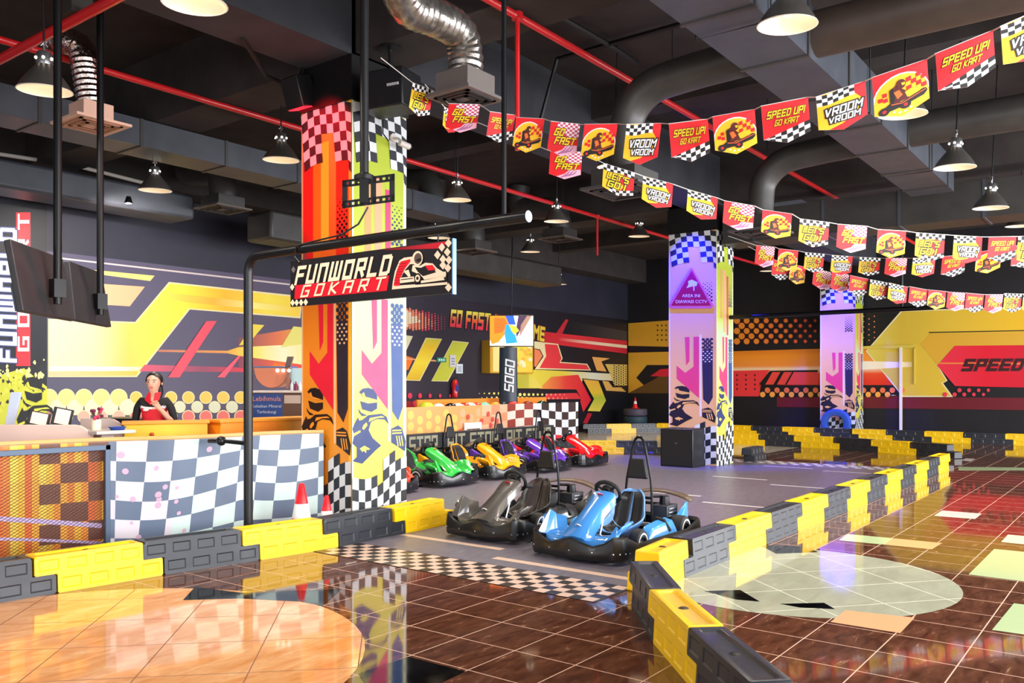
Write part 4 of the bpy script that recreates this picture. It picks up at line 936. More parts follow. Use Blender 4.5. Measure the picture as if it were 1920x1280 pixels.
# counters behind it
def wallbox(name, a, b, dep, z0_, z1_, m, label, cat, bev=.008, mt=None):
    a = Vector(a + (0,)); b = Vector(b + (0,)); d = (b - a).normalized(); n = Vector((-d.y, d.x, 0)) * dep
    r_ = empty(name, (a.x, a.y, 0)); tag(r_, label, cat); b = b - a
    q = MB(); q.hexa([Vector((0, 0, z0_)), b + Vector((0, 0, z0_)), b + n + Vector((0, 0, z0_)), n + Vector((0, 0, z0_)), Vector((0, 0, z1_)), b + Vector((0, 0, z1_)), b + n + Vector((0, 0, z1_)), n + Vector((0, 0, z1_))], m); q.build('body', r_, bevel=bev)
    e = d * .02; k = Vector((-d.y, d.x, 0)) * .02
    q = MB(); q.hexa([-e - k + Vector((0, 0, z1_)), b + e - k + Vector((0, 0, z1_)), b + e + n + k + Vector((0, 0, z1_)), -e + n + k + Vector((0, 0, z1_)), -e - k + Vector((0, 0, z1_ + .03)), b + e - k + Vector((0, 0, z1_ + .03)), b + e + n + k + Vector((0, 0, z1_ + .03)), -e + n + k + Vector((0, 0, z1_ + .03))], mt or M('F29A2A', .4)); q.build('counter_top', r_, bevel=.004)
    return r_
yc = wallbox('ticket_counter', (4.33, 8.03), (5.0, 7.65), .22, 0, 1.10, grad('X', [(0, 'E8C22A'), (.35, 'F0D23A'), (.7, 'F2A82A')]), 'yellow ticket counter in front of the standing woman', 'counter')
oc = wallbox('ticket_counter', (5.13, 7.62), (6.3, 7.55), .3, 0, 1.10, grad('X', [(0, 'F29A1E'), (.6, 'E8801E'), (1.2, 'F2B02A')]), 'orange counter section beside the blue vending kiosk', 'counter')
q = MB(); n_ = Vector((-.496, -.868, 0)).normalized(); c0 = Vector((.12, -.07, .93)); q.obox(c0 + n_ * .012, .09, .03, .05, M('E4F2F4', .4), rz=-.52); q.build('sticker', yc)
q = MB(); q.ball(Vector((.22, -.126, 1.0)) + n_ * .004, .022, M('C8501E', .4), 10); q.build('sticker', yc)
# reception desk panels with a rounded end
def desk(u0, u1, v, t, label, col, thick=.03, zbot=0):
    a = PD(u0, v, t); b = PD(u1, v, t); a.z = b.z = 0; d = (b - a); L = d.length; rz = math.atan2(d.y, d.x); zt_ = PD(u1, v, t).z; R = .16
    q = MB(); out = [(0, 0, zbot), (L, 0, zbot), (L, 0, zt_ - R)] + [(L - R + R * math.cos(x), 0, zt_ - R + R * math.sin(x)) for x in (.3, .6, .9, 1.25)] + [(L - R, 0, zt_), (0, 0, zt_)]
    q.prism(out, (0, thick, 0), M(col, .45)); o = q.build('desk_divider', bevel=.006, smooth=False); o.location = a; o.rotation_euler = (0, 0, rz); tag(o, label, 'divider', 'desk dividers')
desk(-120, 172, 796, 7.75, 'long pinkish beige desk divider with a rounded corner at left', 'E9C9BC')
desk(150, 233, 784, 8.35, 'grey rounded desk divider behind the pen holder', 'C9B4AE')
def monitor(u0, v0, u1, v1, t, label):
    c = PD((u0 + u1) / 2, (v0 + v1) / 2, t); wd = (u1 - u0) * t / 1600; h = (v1 - v0) * t / 1600
    r_ = empty('monitor', c, math.atan2(FWD.y, FWD.x) - PI / 2 + .25); tag(r_, label, 'monitor', 'point of sale monitors')
    q = MB(); q.obox((0, 0, 0), wd, .03, h, M('141418', .4), ry=.22); q.build('housing', r_, bevel=.005)
    q = MB(); q.obox((.006, -.017, 0), wd * .72, .004, h * .86, M('F6C8B4', .3, emit=.4), ry=.22); q.build('screen', r_)
    q = MB(); q.tube([(0, .02, 0), (.01, .06, -.2)], .02, M('141418', .4), 8); q.box((-.09, -.02, -.225), (.11, .13, -.2), M('141418', .4)); q.build('stand', r_)
    return c
m1 = monitor(54, 772, 92, 797, 8.0, 'left one of two tilted black monitors on the reception desk'); m2 = monitor(100, 765, 134, 797, 8.05, 'right one of two tilted black monitors on the reception desk')
a = PD(20, 812, 8.15); q = MB(); z_ = min(m1.z, m2.z) - .226; q.box((a.x - .3, a.y - .2, z_ - .03), (a.x + 1.05, a.y + .55, z_), M('C8A890', .4))
for px, py in ((-.25, -.15), (1.0, -.15), (-.25, .5), (1.0, .5)): q.box((a.x + px - .025, a.y + py - .025, 0), (a.x + px + .025, a.y + py + .025, z_ - .03), M('8A8080', .5))
tag(q.build('reception_desk', bevel=.005), 'reception desk carrying the two black monitors', 'desk')
q = MB(); ps = [PD(8, 800, 8.3), PD(24, 800, 8.3), PD(39, 735, 8.3), PD(20, 735, 8.3)]; q.prism(ps, FWD * .03, M('C9D6EE', .3)); q.prism([PD(14, 800, 8.32), PD(20, 800, 8.32), PD(18, 860, 8.4), PD(12, 860, 8.4)], FWD * .03, M('C9D6EE', .3)); tag(q.build('display_board', bevel=.004), 'pale blue leaning display board at the far left', 'board')
p = PD(180, 806, 7.9); q = MB(); q.lathe([(.001, 0), (.045, 0), (.045, .10), (.038, .10), (.038, .02), (.001, .02)], M('E4DAC0', .5), p, 14); pot = q.build('pen_holder'); tag(pot, 'cream pen holder with small red flowers on the desk', 'pen holder')
q = MB(); random.seed(5)
for i in range(12):
    a = random.uniform(0, 6.28); rr = random.uniform(.01, .06); h = random.uniform(.10, .2); q.tube([p + Vector((0, 0, .03)), p + Vector((rr * math.cos(a), rr * math.sin(a), h))], .004, M('3A5A3A', .5), 5); q.ball(p + Vector((rr * math.cos(a), rr * math.sin(a), h)), .018, M('C8385A' if i % 2 else '7A2A4A', .5), 7)
q.build('flowers', pot)
q = MB(); q.box((p.x - .12, p.y - .25, p.z - .03), (p.x + .25, p.y + .2, p.z), M('CFC4BE', .4)); q.box((p.x + .0, p.y - .1, 0), (p.x + .12, p.y + .05, p.z - .03), M('B8ADA8', .5)); tag(q.build('side_table', bevel=.004), 'small pale side table under the pen holder', 'table')
p2 = p + Vector((.13, -.14, 0)); q = MB(); q.lathe([(.001, .004), (.05, .004), (.075, .03), (.08, .03), (.055, -.0), (.001, 0)], M('2A4AA0', .4), p2, 16); tag(q.build('dish'), 'small blue dish beside the pen holder', 'dish')
a = PD(172, 777, 9.5); b = PD(258, 780, 9.2); q = MB(); d = (b - a); d.z = 0; n = Vector((-d.y, d.x, 0)).normalized() * .4; z_ = 1.12
q.hexa([Vector((a.x, a.y, z_ - .05)), Vector((b.x, b.y, z_ - .05)), Vector((b.x, b.y, z_ - .05)) + n, Vector((a.x, a.y, z_ - .05)) + n, Vector((a.x, a.y, z_)), Vector((b.x, b.y, z_)), Vector((b.x, b.y, z_)) + n, Vector((a.x, a.y, z_)) + n], M('121216', .35))
for w_ in (a + d * .06, a + d * .94): q.hexa([Vector((w_.x - .02, w_.y, 0)), Vector((w_.x + .02, w_.y, 0)), Vector((w_.x + .02, w_.y, 0)) + n, Vector((w_.x - .02, w_.y, 0)) + n, Vector((w_.x - .02, w_.y, z_ - .05)), Vector((w_.x + .02, w_.y, z_ - .05)), Vector((w_.x + .02, w_.y, z_ - .05)) + n, Vector((w_.x - .02, w_.y, z_ - .05)) + n], M('121216', .35))
tag(q.build('side_table', smooth=False), 'black topped high table left of the standing woman', 'table')
# vending kiosk
tk = 10.4; k0 = PD(530, 760, tk); kz = PD(530, 736, tk).z
r = empty('vending_kiosk', (k0.x, k0.y, 0), math.atan2(FWD.y, FWD.x) - PI / 2); tag(r, 'blue and brown drink kiosk with a hooded machine on top, beside the orange column', 'kiosk')
# local: x to the right across the view, y away from the camera
KA = Art(lambda x, z, d: Vector((x, -d, z)), .002); wl = 60 * tk / 1600; wr = .26
KA.box((-wl, 0, 0), (0, .55, kz), M('7A5A3E', .5)); KA.rect(-wl, .0, 0, kz - .01, M('1E4A9A', .45), 1)
put_font(KA, 'Lebihmula', -wl / 2, kz - .10, .085, M('F29A7A', .4), 2, 1); put_font(KA, 'Kebaikan Mineral', -wl / 2, kz - .18, .052, M('DCE6F4', .4), 2, 1); put_font(KA, 'Terlindungi', -wl / 2, kz - .25, .052, M('DCE6F4', .4), 2, 1); KA.rect(-wl / 2 - .06, kz - .50, -wl / 2 + .05, kz - .32, M('5A86C8', .4), 2); KA.rect(-wl / 2 - .04, kz - .46, -wl / 2 + .03, kz - .36, M('B8CDE6', .4), 3)
KA.build('cabinet', r, smooth=False)
q = MB(); q.box((0, .0, 0), (wr, .5, kz), M('6A4A34', .5)); q.box((.02, -.004, kz - .13), (.22, .0, kz - .03), M('D8C0B0', .4)); q.build('side_cabinet', r, smooth=False)
q = MB(); q.box((-wl - .02, -.05, kz), (wr, .55, kz + .025), M('E8DCD4', .4)); q.build('shelf_top', r, bevel=.004)
q = MB(); arch = lambda cx, rx, rz_, y: [(cx + rx * math.cos(a), y, kz + .30 - rz_ * math.sin(a) * .0 + (-rz_ * math.sin(a))) for a in [PI * i / 12 for i in range(13)]]
q.prism(arch(-.14, .21, .24, 0), (0, .35, 0), M('E8865A', .35)); q.prism([(-.36, .02, kz + .30), (.09, .02, kz + .30), (.09, .02, kz + .325), (-.36, .02, kz + .325)], (0, .36, 0), M('5A6A9A', .35)); q.build('left_hood', r, bevel=.004)
q = MB(); q.prism(arch(.19, .13, .22, .03), (0, .32, 0), M('BFE6F0', .3)); q.prism([(.03, -.02, kz + .30), (.10, -.02, kz + .33), (.13, -.02, kz + .44), (.06, -.02, kz + .44)], (0, .05, 0), M('6A5A54', .4)); q.prism([(.06, -.02, kz + .31), (.10, -.02, kz + .31), (.07, -.02, kz + .05), (.04, -.02, kz + .05)], (0, .04, 0), M('A8705A', .4)); q.build('dispenser', r, bevel=.003)
q = MB()
for i in range(3): q.ball((-.06 + i * .07, -.012, kz + .27), .022, M('FFFFFF', .3, emit=2), 10)
q.build('lights', r)
for i, (dx, c) in enumerate(((.12, 'E8E8F0'), (.17, '8A2A4A'), (.22, 'F2F2F2'))):
    q = MB(); q.lathe([(.001, 0), (.02, 0), (.02, .07), (.008, .09), (.008, .11), (.001, .11)], M(c, .35), seg=12); o = q.build('bottle'); pp = r.matrix_basis @ Vector((dx, .02 - .05, kz + .026)); o.location = pp; tag(o, '%s small bottle on the kiosk shelf' % ('white', 'dark red', 'bright white')[i], 'bottle', 'small bottles on the kiosk')
# ================================================================== helmet counter
hy = 10.78; hx0, hx1 = 10.6, 16.75
hc = empty('helmet_counter', (hx0, hy, 0)); tag(hc, 'long helmet counter with an orange dotted and checkered front', 'counter')
q = MB(); nC = 64; dxh = (hx1 - hx0) / nC
for i in range(nC):
    for j in range(12):
        za, zb_ = .03 + j * .087, .03 + (j + 1) * .087; x0_, x1_ = i * dxh, (i + 1) * dxh; f = i / nC
        wv = lambda x: -.03 * math.sin(x * 3.0) * min(1, max(0, (x - 2.4))) - .012
        wz = lambda x, z: z + (.05 * math.sin(x * 1.9) if .1 < z < 1.0 and x > 2.4 else 0)
        cc = (i // 3 + j // 2) % 2
        if f < .42: m = M('F2A868', .45)
        elif f < .56: m = M('E89A74', .45) if cc else M('F2BE9A', .45)
        elif j < 4: m = M('E0303E', .45) if cc else M('F2E4EA', .45)
        elif f < .70: m = M('9A3A2E', .45) if cc else M('F2DCD0', .45)
        else: m = M('3A2A2A', .45) if cc else M('E6ECF6', .45)
        q.quad((x0_, wv(x0_), wz(x0_, za)), (x1_, wv(x1_), wz(x1_, za)), (x1_, wv(x1_), wz(x1_, zb_)), (x0_, wv(x0_), wz(x0_, zb_)), m)
for i in range(12):
    for j in range(5):
        x = .08 + i * .24; z = .13 + j * .2 + (.1 if i % 2 else 0)
        if z > 1.0 or x > 2.75: continue
        q.poly([(x + .085 * math.cos(a), -.016, z + .085 * math.sin(a)) for a in [2 * PI * k / 10 for k in range(10)]], M('F2C86A' if x < 1.8 else 'F2B48A', .45))
random.seed(9)
for i in range(16): 
    x = random.uniform(1.9, 3.6); z = random.uniform(.2, .95); q.poly([(x + .045 * math.cos(a), -.05, z + .055 * math.sin(a)) for a in [2 * PI * k / 8 for k in range(8)]], M('E0524A', .45))
q.build('printed_front', hc, smooth=False, fix=False)
q = MB(); q.box((0, .055, 0), (hx1 - hx0, .08, 1.06), M('C8854A', .5)); q.box((0, .05, 0), (hx1 - hx0, .9, .06), M('8A5A34', .5)); q.box((0, .05, .88), (hx1 - hx0, .9, .92), M('B07A44', .5)); q.build('shelf', hc, smooth=False)
q = MB(); q.box((1.7, .9, 0), (hx1 - hx0, .95, 1.18), M('F2902E', .45)); q.build('back_panel', hc, smooth=False)
def helmet(x, y, z, r_, cs, vz, label, rz=0):
    o = MB(); m = M(cs, .2, coat=.8); prof = [(r_ * .78, -r_ * .62), (r_ * .9, -r_ * .4), (r_ * 1.0, 0), (r_ * .95, r_ * .35), (r_ * .75, r_ * .7), (r_ * .4, r_ * .93), (.001, r_)]
    o.lathe(prof, m, seg=16, M4=Matrix.Diagonal((1.12, .95, 1, 1))); h = o.build('helmet'); h.location = (x, y, z + r_ * .62); h.rotation_euler = (0, 0, rz); tag(h, label, 'helmet', 'helmets on the counter')
    q = MB(); rows = [[(1.14 * r_ * k * math.cos(a), .98 * r_ * k * math.sin(a), zz_) for a in [-1.1 + .22 * i for i in range(11)]] for k, zz_ in ((1.0, -r_ * .15), (1.02, r_ * .1), (.93, r_ * .42))]
    q.grid(rows, M(vz, .15)); q.build('visor', h, solid=.006)
hcols = [('C9D83A', 'lime green'), ('F0E8E4', 'white'), ('1A1A1E', 'black'), ('E8D8D0', 'cream'), ('B83A2E', 'dark red'), ('F0F0F2', 'glossy white'), ('E0503A', 'orange red'), ('7FD8B8', 'mint green'), ('F2A03A', 'orange'), ('2A2A2E', 'charcoal'), ('E84A4A', 'red'), ('8A3A24', 'brown'), ('1E3A2A', 'dark green')]
hx_ = [800, 822, 845, 858, 870, 882, 894, 908, 928, 944, 963, 990, 1016]
for (c, nm), u in zip(hcols, hx_):
    p = PY(u, 757, hy + .28); helmet(p.x, p.y, .92, .145 if u == 800 else .125, c, '101014', '%s racing helmet on the shelf of the long printed counter, %s' % (nm, 'nearest the column' if u == 800 else 'in the row'), rz=-1.2 + (u % 7) * .12)
q = MB(); a = PY(885, 806, hy - .05); q.box((a.x - .26, hy - .085, a.z - .15), (a.x + .26, hy - .065, a.z + .15), M('E9EEF4', .4)); q.box((a.x - .2, hy - .087, a.z - .06), (a.x + .2, hy - .084, a.z + .03), M('8A7A5A', .5))
for i in range(3): q.box((a.x - .17 + i * .13, hy - .089, a.z - .045), (a.x - .08 + i * .13, hy - .086, a.z + .015), M('2A2420', .5))
tag(q.build('notice_sheet', smooth=False), 'white notice sheet with three small pictures on the helmet counter front', 'notice')
# ================================================================== television, tall banner, wall fittings
c = PD(959, 620, 19.0); wd = 81 * 19 / 1600; h = 56 * 19 / 1600
tv = empty('television', c, math.atan2(FWD.y, FWD.x) - PI / 2); tag(tv, 'bright hanging television before the left wall, showing an orange and blue picture', 'television')
q = MB(); q.box((-wd / 2 - .02, 0, -h / 2 - .02), (wd / 2 + .02, .06, h / 2 + .02), M('0E0E12', .4)); q.build('housing', tv, bevel=.006)
SC = Art(lambda x, y, d: Vector(((x - .5) * wd, -.004 - d, (.5 - y) * h)), .0015); E_ = lambda h_: M(h_, .4, emit=.9)
SC.rect(0, 0, 1, 1, E_('E4E8F2'), 0); SC.shape([(0, 0), (.36, 0), (.5, .3), (.36, .6), (.2, .88), (.05, .95), (0, .8)], E_('FF7A12'), 1); SC.shape([(.1, .06), (.34, .08), (.42, .3), (.28, .55), (.1, .6)], E_('FF5A10'), 2); SC.shape([(.36, 0), (.55, 0), (.60, .3), (.44, .28)], E_('1A4AD8'), 2); SC.shape([(.36, .3), (.5, .28), (.58, .6), (.64, .9), (.38, .93), (.34, .6)], E_('1E86E0'), 3); SC.shape([(.44, .28), (.6, .35), (.68, .5), (.56, .62), (.5, .5)], E_('FFB030'), 4)
SC.shape([(.66, 0), (.92, 0), (.7, .5), (.62, .72), (.6, .5)], E_('3A2440'), 2); SC.shape([(.72, .3), (.86, 0), (.97, 0), (.68, .72)], E_('8A6A5A'), 3)
SC.build('screen', tv, smooth=False, fix=False)
q = MB(); q.tube([(0, .09, h / 2 - .1), (.03, .09, ZC - c.z)], .016, M('15161A', .4, .5), 8); q.box((-.1, .05, -.1), (.1, .1, .12), M('15161A', .4)); q.build('ceiling_mount', tv)
b0 = PD(953, 700, 18.6); bn = empty('banner_column', (b0.x, b0.y, 0), math.atan2(FWD.y, FWD.x) - PI / 2); tag(bn, 'tall dark blue tapered banner lettered SOGO under the television', 'banner')
BN = Art(lambda x, z, d: Vector((x, -.09 - d + .0 * z, z)), .002); zt_ = PD(953, 651, 18.6).z
rows = []
for z in (0.0, .6, 1.2, zt_): 
    w_ = .215 - .01 * z; rows.append([(w_ * math.cos(a), .09 * math.sin(a), z) for a in [2 * PI * k / 20 for k in range(20)]])
BN.grid(rows, M('16283A', .35), closed=True); BN.poly(rows[-1], M('16283A', .35)); BN.text('SOGO', (-.075, 1.33), (-.045, 2.02), (.10, 1.33), M('E4EAF0', .4), 3, th=1.2, shear=.25, edge=None)
BN.build('banner_skin', bn)
q = MB(); q.lathe([(.001, 0), (.28, 0), (.28, .03), (.2, .05)], M('101418', .4), seg=20); q.build('foot', bn)
# lit yellow poster box on the wall behind
a = PY(919, 660, YL - .3); b = PY(1000, 700, YL - .3); r = empty('poster_box', (a.x, YL - .3, 0)); tag(r, 'yellow framed poster box on the wall behind the tall banner', 'poster')
q = MB(); zt_ = PY(960, 640, YL - .3).z; zb_ = PY(960, 700, YL - .3).z; L_ = b.x - a.x; q.box((0, 0, zb_), (L_, .295, zt_), M('C89A2A', .45)); q.build('frame', r, bevel=.01)
PB = Art(lambda x, z, d: Vector((x * L_, -d, zb_ + (zt_ - zb_) * z)), .003); PB.rect(.06, .05, .3, .92, M('E8D28A', .4), 1); PB.rect(.5, .05, .97, .92, M('E8C84A', .4), 1); PB.rect(.32, 0, .48, 1, M('2A2420', .5), 1); random.seed(2)
for i in range(14): x = random.uniform(.5, .88); z = random.uniform(.1, .8); PB.rect(x, z, x + .09, z + .1, M(random.choice(('F2E2B0', 'C8B03A', 'E8A84A', 'D8DCC8')), .4), 2)
PB.build('posters', r, smooth=False, fix=False)
p = PY(853, 727, YL - .1); r = empty('fire_extinguisher', (p.x, YL - .1, 0)); tag(r, 'red fire extinguisher hung on the left wall', 'fire extinguisher')
zt_, zb_ = PY(853, 711, YL - .1).z, PY(853, 745, YL - .1).z; q = MB(); q.lathe([(.001, zb_), (.075, zb_ + .01), (.08, zb_ + .04), (.08, zt_ - .08), (.05, zt_ - .02), (.025, zt_)], M('E0121E', .25, coat=.6), seg=18); q.box((-.05, -.083, zb_ + .15), (.05, -.07, zb_ + .32), M('3A3A8A', .4)); q.build('cylinder', r)
q = MB(); q.lathe([(.03, zt_ - .01), (.03, zt_ + .04), (.001, zt_ + .05)], M('15151A', .4), seg=12); q.box((-.02, -.09, zt_ + .03), (.02, .03, zt_ + .05), M('15151A', .4)); q.tube([(.02, 0, zt_ + .02), (.11, 0, zt_ - .05), (.11, -.02, zb_ + .1)], .012, M('15151A', .5), 7); q.build('valve_and_hose', r); q = MB(); q.box((-.03, .05, zt_ - .2), (.03, .098, zt_ - .1), M('8A8A90', .4)); q.build('wall_bracket', r)
for (u0, v0, u1, v1, c, nm, lb, ct) in ((843, 665, 854, 688, 'D8D4DC', 'notice_board', 'tall white instruction notice above the fire extinguisher', 'notice'), (855, 682, 867, 700, 'D8E4F0', 'notice_board', 'short pale blue notice beside the tall white one on the left wall', 'notice'), (819, 670, 836, 679, '2A9A7A', 'exit_sign', 'small green exit sign on the left wall', 'sign')):
    a = PY(u0, v0, YL - .03); b = PY(u1, v1, YL - .03); q = MB(); q.box((a.x, YL - .045, b.z), (b.x, YL - .02, a.z), M(c, .4)); w_ = b.x - a.x; hh = a.z - b.z
    if ct == 'sign':
        for x0_ in (.15, .4, .65): q.box((a.x + w_ * x0_, YL - .048, b.z + hh * .3), (a.x + w_ * (x0_ + .16), YL - .044, b.z + hh * .7), M('E4F8F0', .4))
    else:
        for i in range(3): q.box((a.x + w_ * .2, YL - .048, b.z + hh * (.2 + .22 * i)), (a.x + w_ * .8, YL - .044, b.z + hh * (.3 + .22 * i)), M('8A90A0', .4))
    tag(q.build(nm, smooth=False), lb, ct)
# ================================================================== pendant lamps
lm_out = M('5A5652', .35, .5); lm_in = M('FFF0D8', .3, .3); lm_neck = M('8A8A8C', .25, .8)
def make_lamp():
    root = empty('ceiling_lamp')       # origin at the centre of the rim
    q = MB(); out = [(.21, 0), (.205, .012), (.185, .05), (.15, .10), (.11, .15), (.075, .19), (.062, .21)]
    q.lathe(out, lm_out, seg=28); q.lathe([(.213, .004), (.216, -.003), (.208, -.004), (.205, .003)], M('F4EAD8', .3), seg=28); sh = q.build('lamp_shade', root)
    q = MB(); q.lathe([(.206, .002), (.180, .05), (.145, .10), (.105, .15), (.05, .19), (.001, .195)], lm_in, seg=28); q.build('reflector', sh)
    q = MB(); q.lathe([(.062, .205), (.066, .23), (.066, .29), (.05, .315), (.001, .32)], lm_neck, seg=16)
    for k in range(6): q.ball((.066 * math.cos(k * 1.047), .066 * math.sin(k * 1.047), .255), .013, M('FFF0D0', .3, emit=6), 8)
    q.tube([(0, 0, .31), (0, 0, .40)], .012, M('C8C8CC', .25, 1), 8); q.tube([(-.03, 0, .36), (0, 0, .40), (.03, 0, .36)], .008, M('C8C8CC', .25, 1), 6); q.build('neck', root)
    q = MB(); q.lathe([(.001, .06), (.022, .065), (.03, .09), (.028, .13), (.016, .17), (.016, .2)], M('FFF3DC', .3, emit=14), seg=12); q.build('bulb', root)
    return root
LP = [(365, 8, 120, 'cut off by the top edge'), (84, 170, 97, 'hanging by the silver foil duct'), (1476, 47, 111, 'largest near the top, under the wide air duct'), (527, 300, 68, 'beside the red lit column'), (291, 357, 60, 'above the standing woman'), (857, 375, 54, 'right of the film strip bracket'), (1790, 314, 74, 'in front of the second duct junction'), (1857, 390, 62, 'right of and behind the one before the duct junction'), (1043, 415, 47, 'beside the round end of the start gate arm'), (994, 472, 37, 'farther small one below the gate arm end'), (1198, 443, 40, 'left of the blue lit column'), (1692, 214, 88, 'half hidden behind a kart pennant'), (850, 207, 62, 'half hidden behind a GO FAST pennant'), (823, 446, 43, 'seen just under the start gate arm'), (1152, 313, 66, 'half hidden behind a LETS GO pennant'), (1342, 366, 43, 'just above and right of the triangular warning sign'), (1910, 424, 46, 'at the right edge of the view'), (1440, 508, 30, 'half hidden behind the third string of pennants'), (1047, 533, 31, 'farthest and dimmest, before the long dark wall'), (1505, 457, 34, 'small one peeking between two pennants')]
proto_l = make_lamp()
for i, (u, v, wpx, where) in enumerate(LP):
    t = .43 * FOC / wpx; p = PD(u, v, t)
    o = proto_l if i == 0 else copy_tree(proto_l)
    o.location = p; tag(o, 'grey bell shaped pendant lamp %s' % where, 'lamp', 'pendant lamps')
    if i % 4 == 0: o.rotation_euler = (.05, -.04, 0)
    q = MB(); q.tube([(0, 0, .39), (0, 0, ZC - p.z)], .008, M('101114', .5), 6); q.build('cord', o)
    lamp('pendant_light', 'SPOT', p + Vector((0, 0, -.02)), 190, (1, .9, .76), p - Vector((0, 0, 1)), spot_size=2.4, spot_blend=.8, shadow_soft_size=.15)
# small spot lamp washing the left wall
p = PD(241, 381, 12.6); r = empty('spot_lamp', p); tag(r, 'tiny black spot lamp hanging before the upper left wall', 'lamp')
q = MB(); q.lathe([(.001, .10), (.03, .10), (.06, .0), (.055, 0), (.028, .09)], M('0C0C0E', .4), seg=16); q.build('lamp_shade', r); q = MB(); q.ball((0, 0, .03), .03, M('FFF3E4', .3, emit=30), 10); q.build('bulb', r); q = MB(); q.tube([(0, 0, .10), (0, 0, 4.23 - p.z)], .006, M('101114', .5), 5); q.build('cord', r)
lamp('wall_wash_light', 'SPOT', p, 330, (1, .88, .8), (p.x + 1.2, YL, 2.6), spot_size=2.4, spot_blend=.9, shadow_soft_size=.06)
# ================================================================== air ducts
dk = noisy('dark_duct_metal', '33312F', '403E3C', 3, .45, .05); dkb = noisy('brown_duct_wrap', '3A2F2A', '463A33', 3, .5, .1); dg = noisy('grey_duct_metal', '3A3E46', '474B54', 3, .42, .05)
hang = M('2A2A2E', .5, .5)
r = empty('air_duct', (2, 2.68, 4.3)); tag(r, 'wide rectangular air duct running along the ceiling above the track', 'air duct', 'air ducts')
q = MB(); q.box((0, -.29, 0), (11.8, .29, .46), dg)
for k in range(10): q.box((1.2 * k + .5, -.305, -.012), (1.2 * k + .54, .305, .472), dk)
q.build('duct_body', r, smooth=False)
for x in (1.5, 4.4, 7.2, 10.2):
    q = MB(); q.tube([(x, -.31, ZC - 4.3), (x, -.31, -.02), (x, .31, -.02), (x, .31, ZC - 4.3)], .009, hang, 5); q.build('hanger', r)
def round_duct(pts, rad, m, label, ribs=0, taper=None, grille=None):
    r = empty('air_duct', pts[0]); tag(r, label, 'air duct', 'air ducts'); o = Vector(pts[0])
    P = [Vector(p) - o for p in pts]
    if ribs:
        P = resample(spline([tuple(p) for p in P], 20), ribs); rr = [rad * (1 + (.05 if i % 2 else -.03)) for i in range(len(P))]
    else: P = spline([tuple(p) for p in P], 5); rr = rad
    q = MB(); q.tube(P, rr, m, 20); q.build('duct_body', r)
    if grille:
        g, s, mg = grille; e = P[-1]
        q = MB(); pf = .55 if rad < .13 else .75; q.box((e.x - s * pf, e.y - s * pf, e.z - .16), (e.x + s * pf, e.y + s * pf, e.z + .02), m if ribs == 0 else mg); q.build('plenum', r, bevel=.004)
        q = MB(); q.box((e.x - s, e.y - s, e.z - .185), (e.x + s, e.y + s, e.z - .16), mg)
        for k in range(3):
            a = s * (.78 - .22 * k); z = e.z - .186 - .008 * (1)
            for (xa, ya, xb, yb) in ((-a, -a, a, -a + .03), (-a, a - .03, a, a), (-a, -a, -a + .03, a), (a - .03, -a, a, a)): q.box((e.x + xa, e.y + ya, z), (e.x + xb, e.y + yb, z + .01), g)
        q.build('diffuser', r, smooth=False)
    return r
dfu = M('4A4A4C', .5); dfd = M('1A1A1C', .6)
round_duct([(7.55, 2.4, 4.55), (7.55, 1.2, 4.55), (7.55, .1, 4.55), (7.5, -.6, 4.5), (7.4, -1.2, 4.1)], .2, dkb, 'brown round branch duct going right from the wide duct, nearer one')
round_duct([(11.1, 2.4, 4.55), (11.1, 1.2, 4.55), (11.1, .6, 4.52), (11.05, .1, 4.3)], .2, dk, 'grey round branch duct going right from the wide duct, farther one')
round_duct([(7.55, 2.98, 4.5), (7.55, 3.6, 4.48), (7.55, 4.02, 4.42), (7.55, 4.25, 4.2), (7.55, 4.3, 3.85), (7.55, 4.3, 3.62)], .17, dk, 'round branch duct bending down behind the near string of pennants', grille=(dfd, .33, dfu))
round_duct([(11.1, 2.98, 4.5), (11.1, 3.5, 4.48), (11.1, 3.95, 4.42), (11.1, 4.2, 4.2), (11.1, 4.25, 3.9), (11.1, 4.25, 3.7)], .17, dk, 'round branch duct bending down above the second string of pennants', grille=(dfd, .33, dfu))
q = MB(); q.box((0, 0, 0), (.7, 8.3, .56), dk)
for k in range(7): q.box((-.012, 1.2 * k + .5, -.012), (.712, 1.2 * k + .54, .572), dg)
o = q.build('air_duct', smooth=False); o.location = (14.6, -2, 4.02); tag(o, 'large dark box duct crossing under the ceiling behind the round branches', 'air duct', 'air ducts')
q = MB(); q.box((0, 0, 0), (14, .55, .33), dg)
for k in range(12): q.box((1.2 * k + .4, -.012, -.012), (1.2 * k + .44, .562, .335), dk)
o = q.build('air_duct', smooth=False); o.location = (-2, 10.0, 4.43); tag(o, 'long grey box duct above the ticket counter, behind the silver foil duct', 'air duct', 'air ducts')
q = MB(); q.box((0, 0, 0), (11, .7, .40), dg); o = q.build('air_duct', bevel=.05); o.location = (-2.9, 12.75, 4.22); tag(o, 'low grey duct with a rounded end beside the long left wall', 'air duct', 'air ducts')
q = MB(); q.box((0, 0, 0), (9.0, .7, .5), dk); o = q.build('air_duct', bevel=.05); o.location = (9.2, 12.2, 4.0); tag(o, 'dark duct under the ceiling near the back of the left wall', 'air duct', 'air ducts')
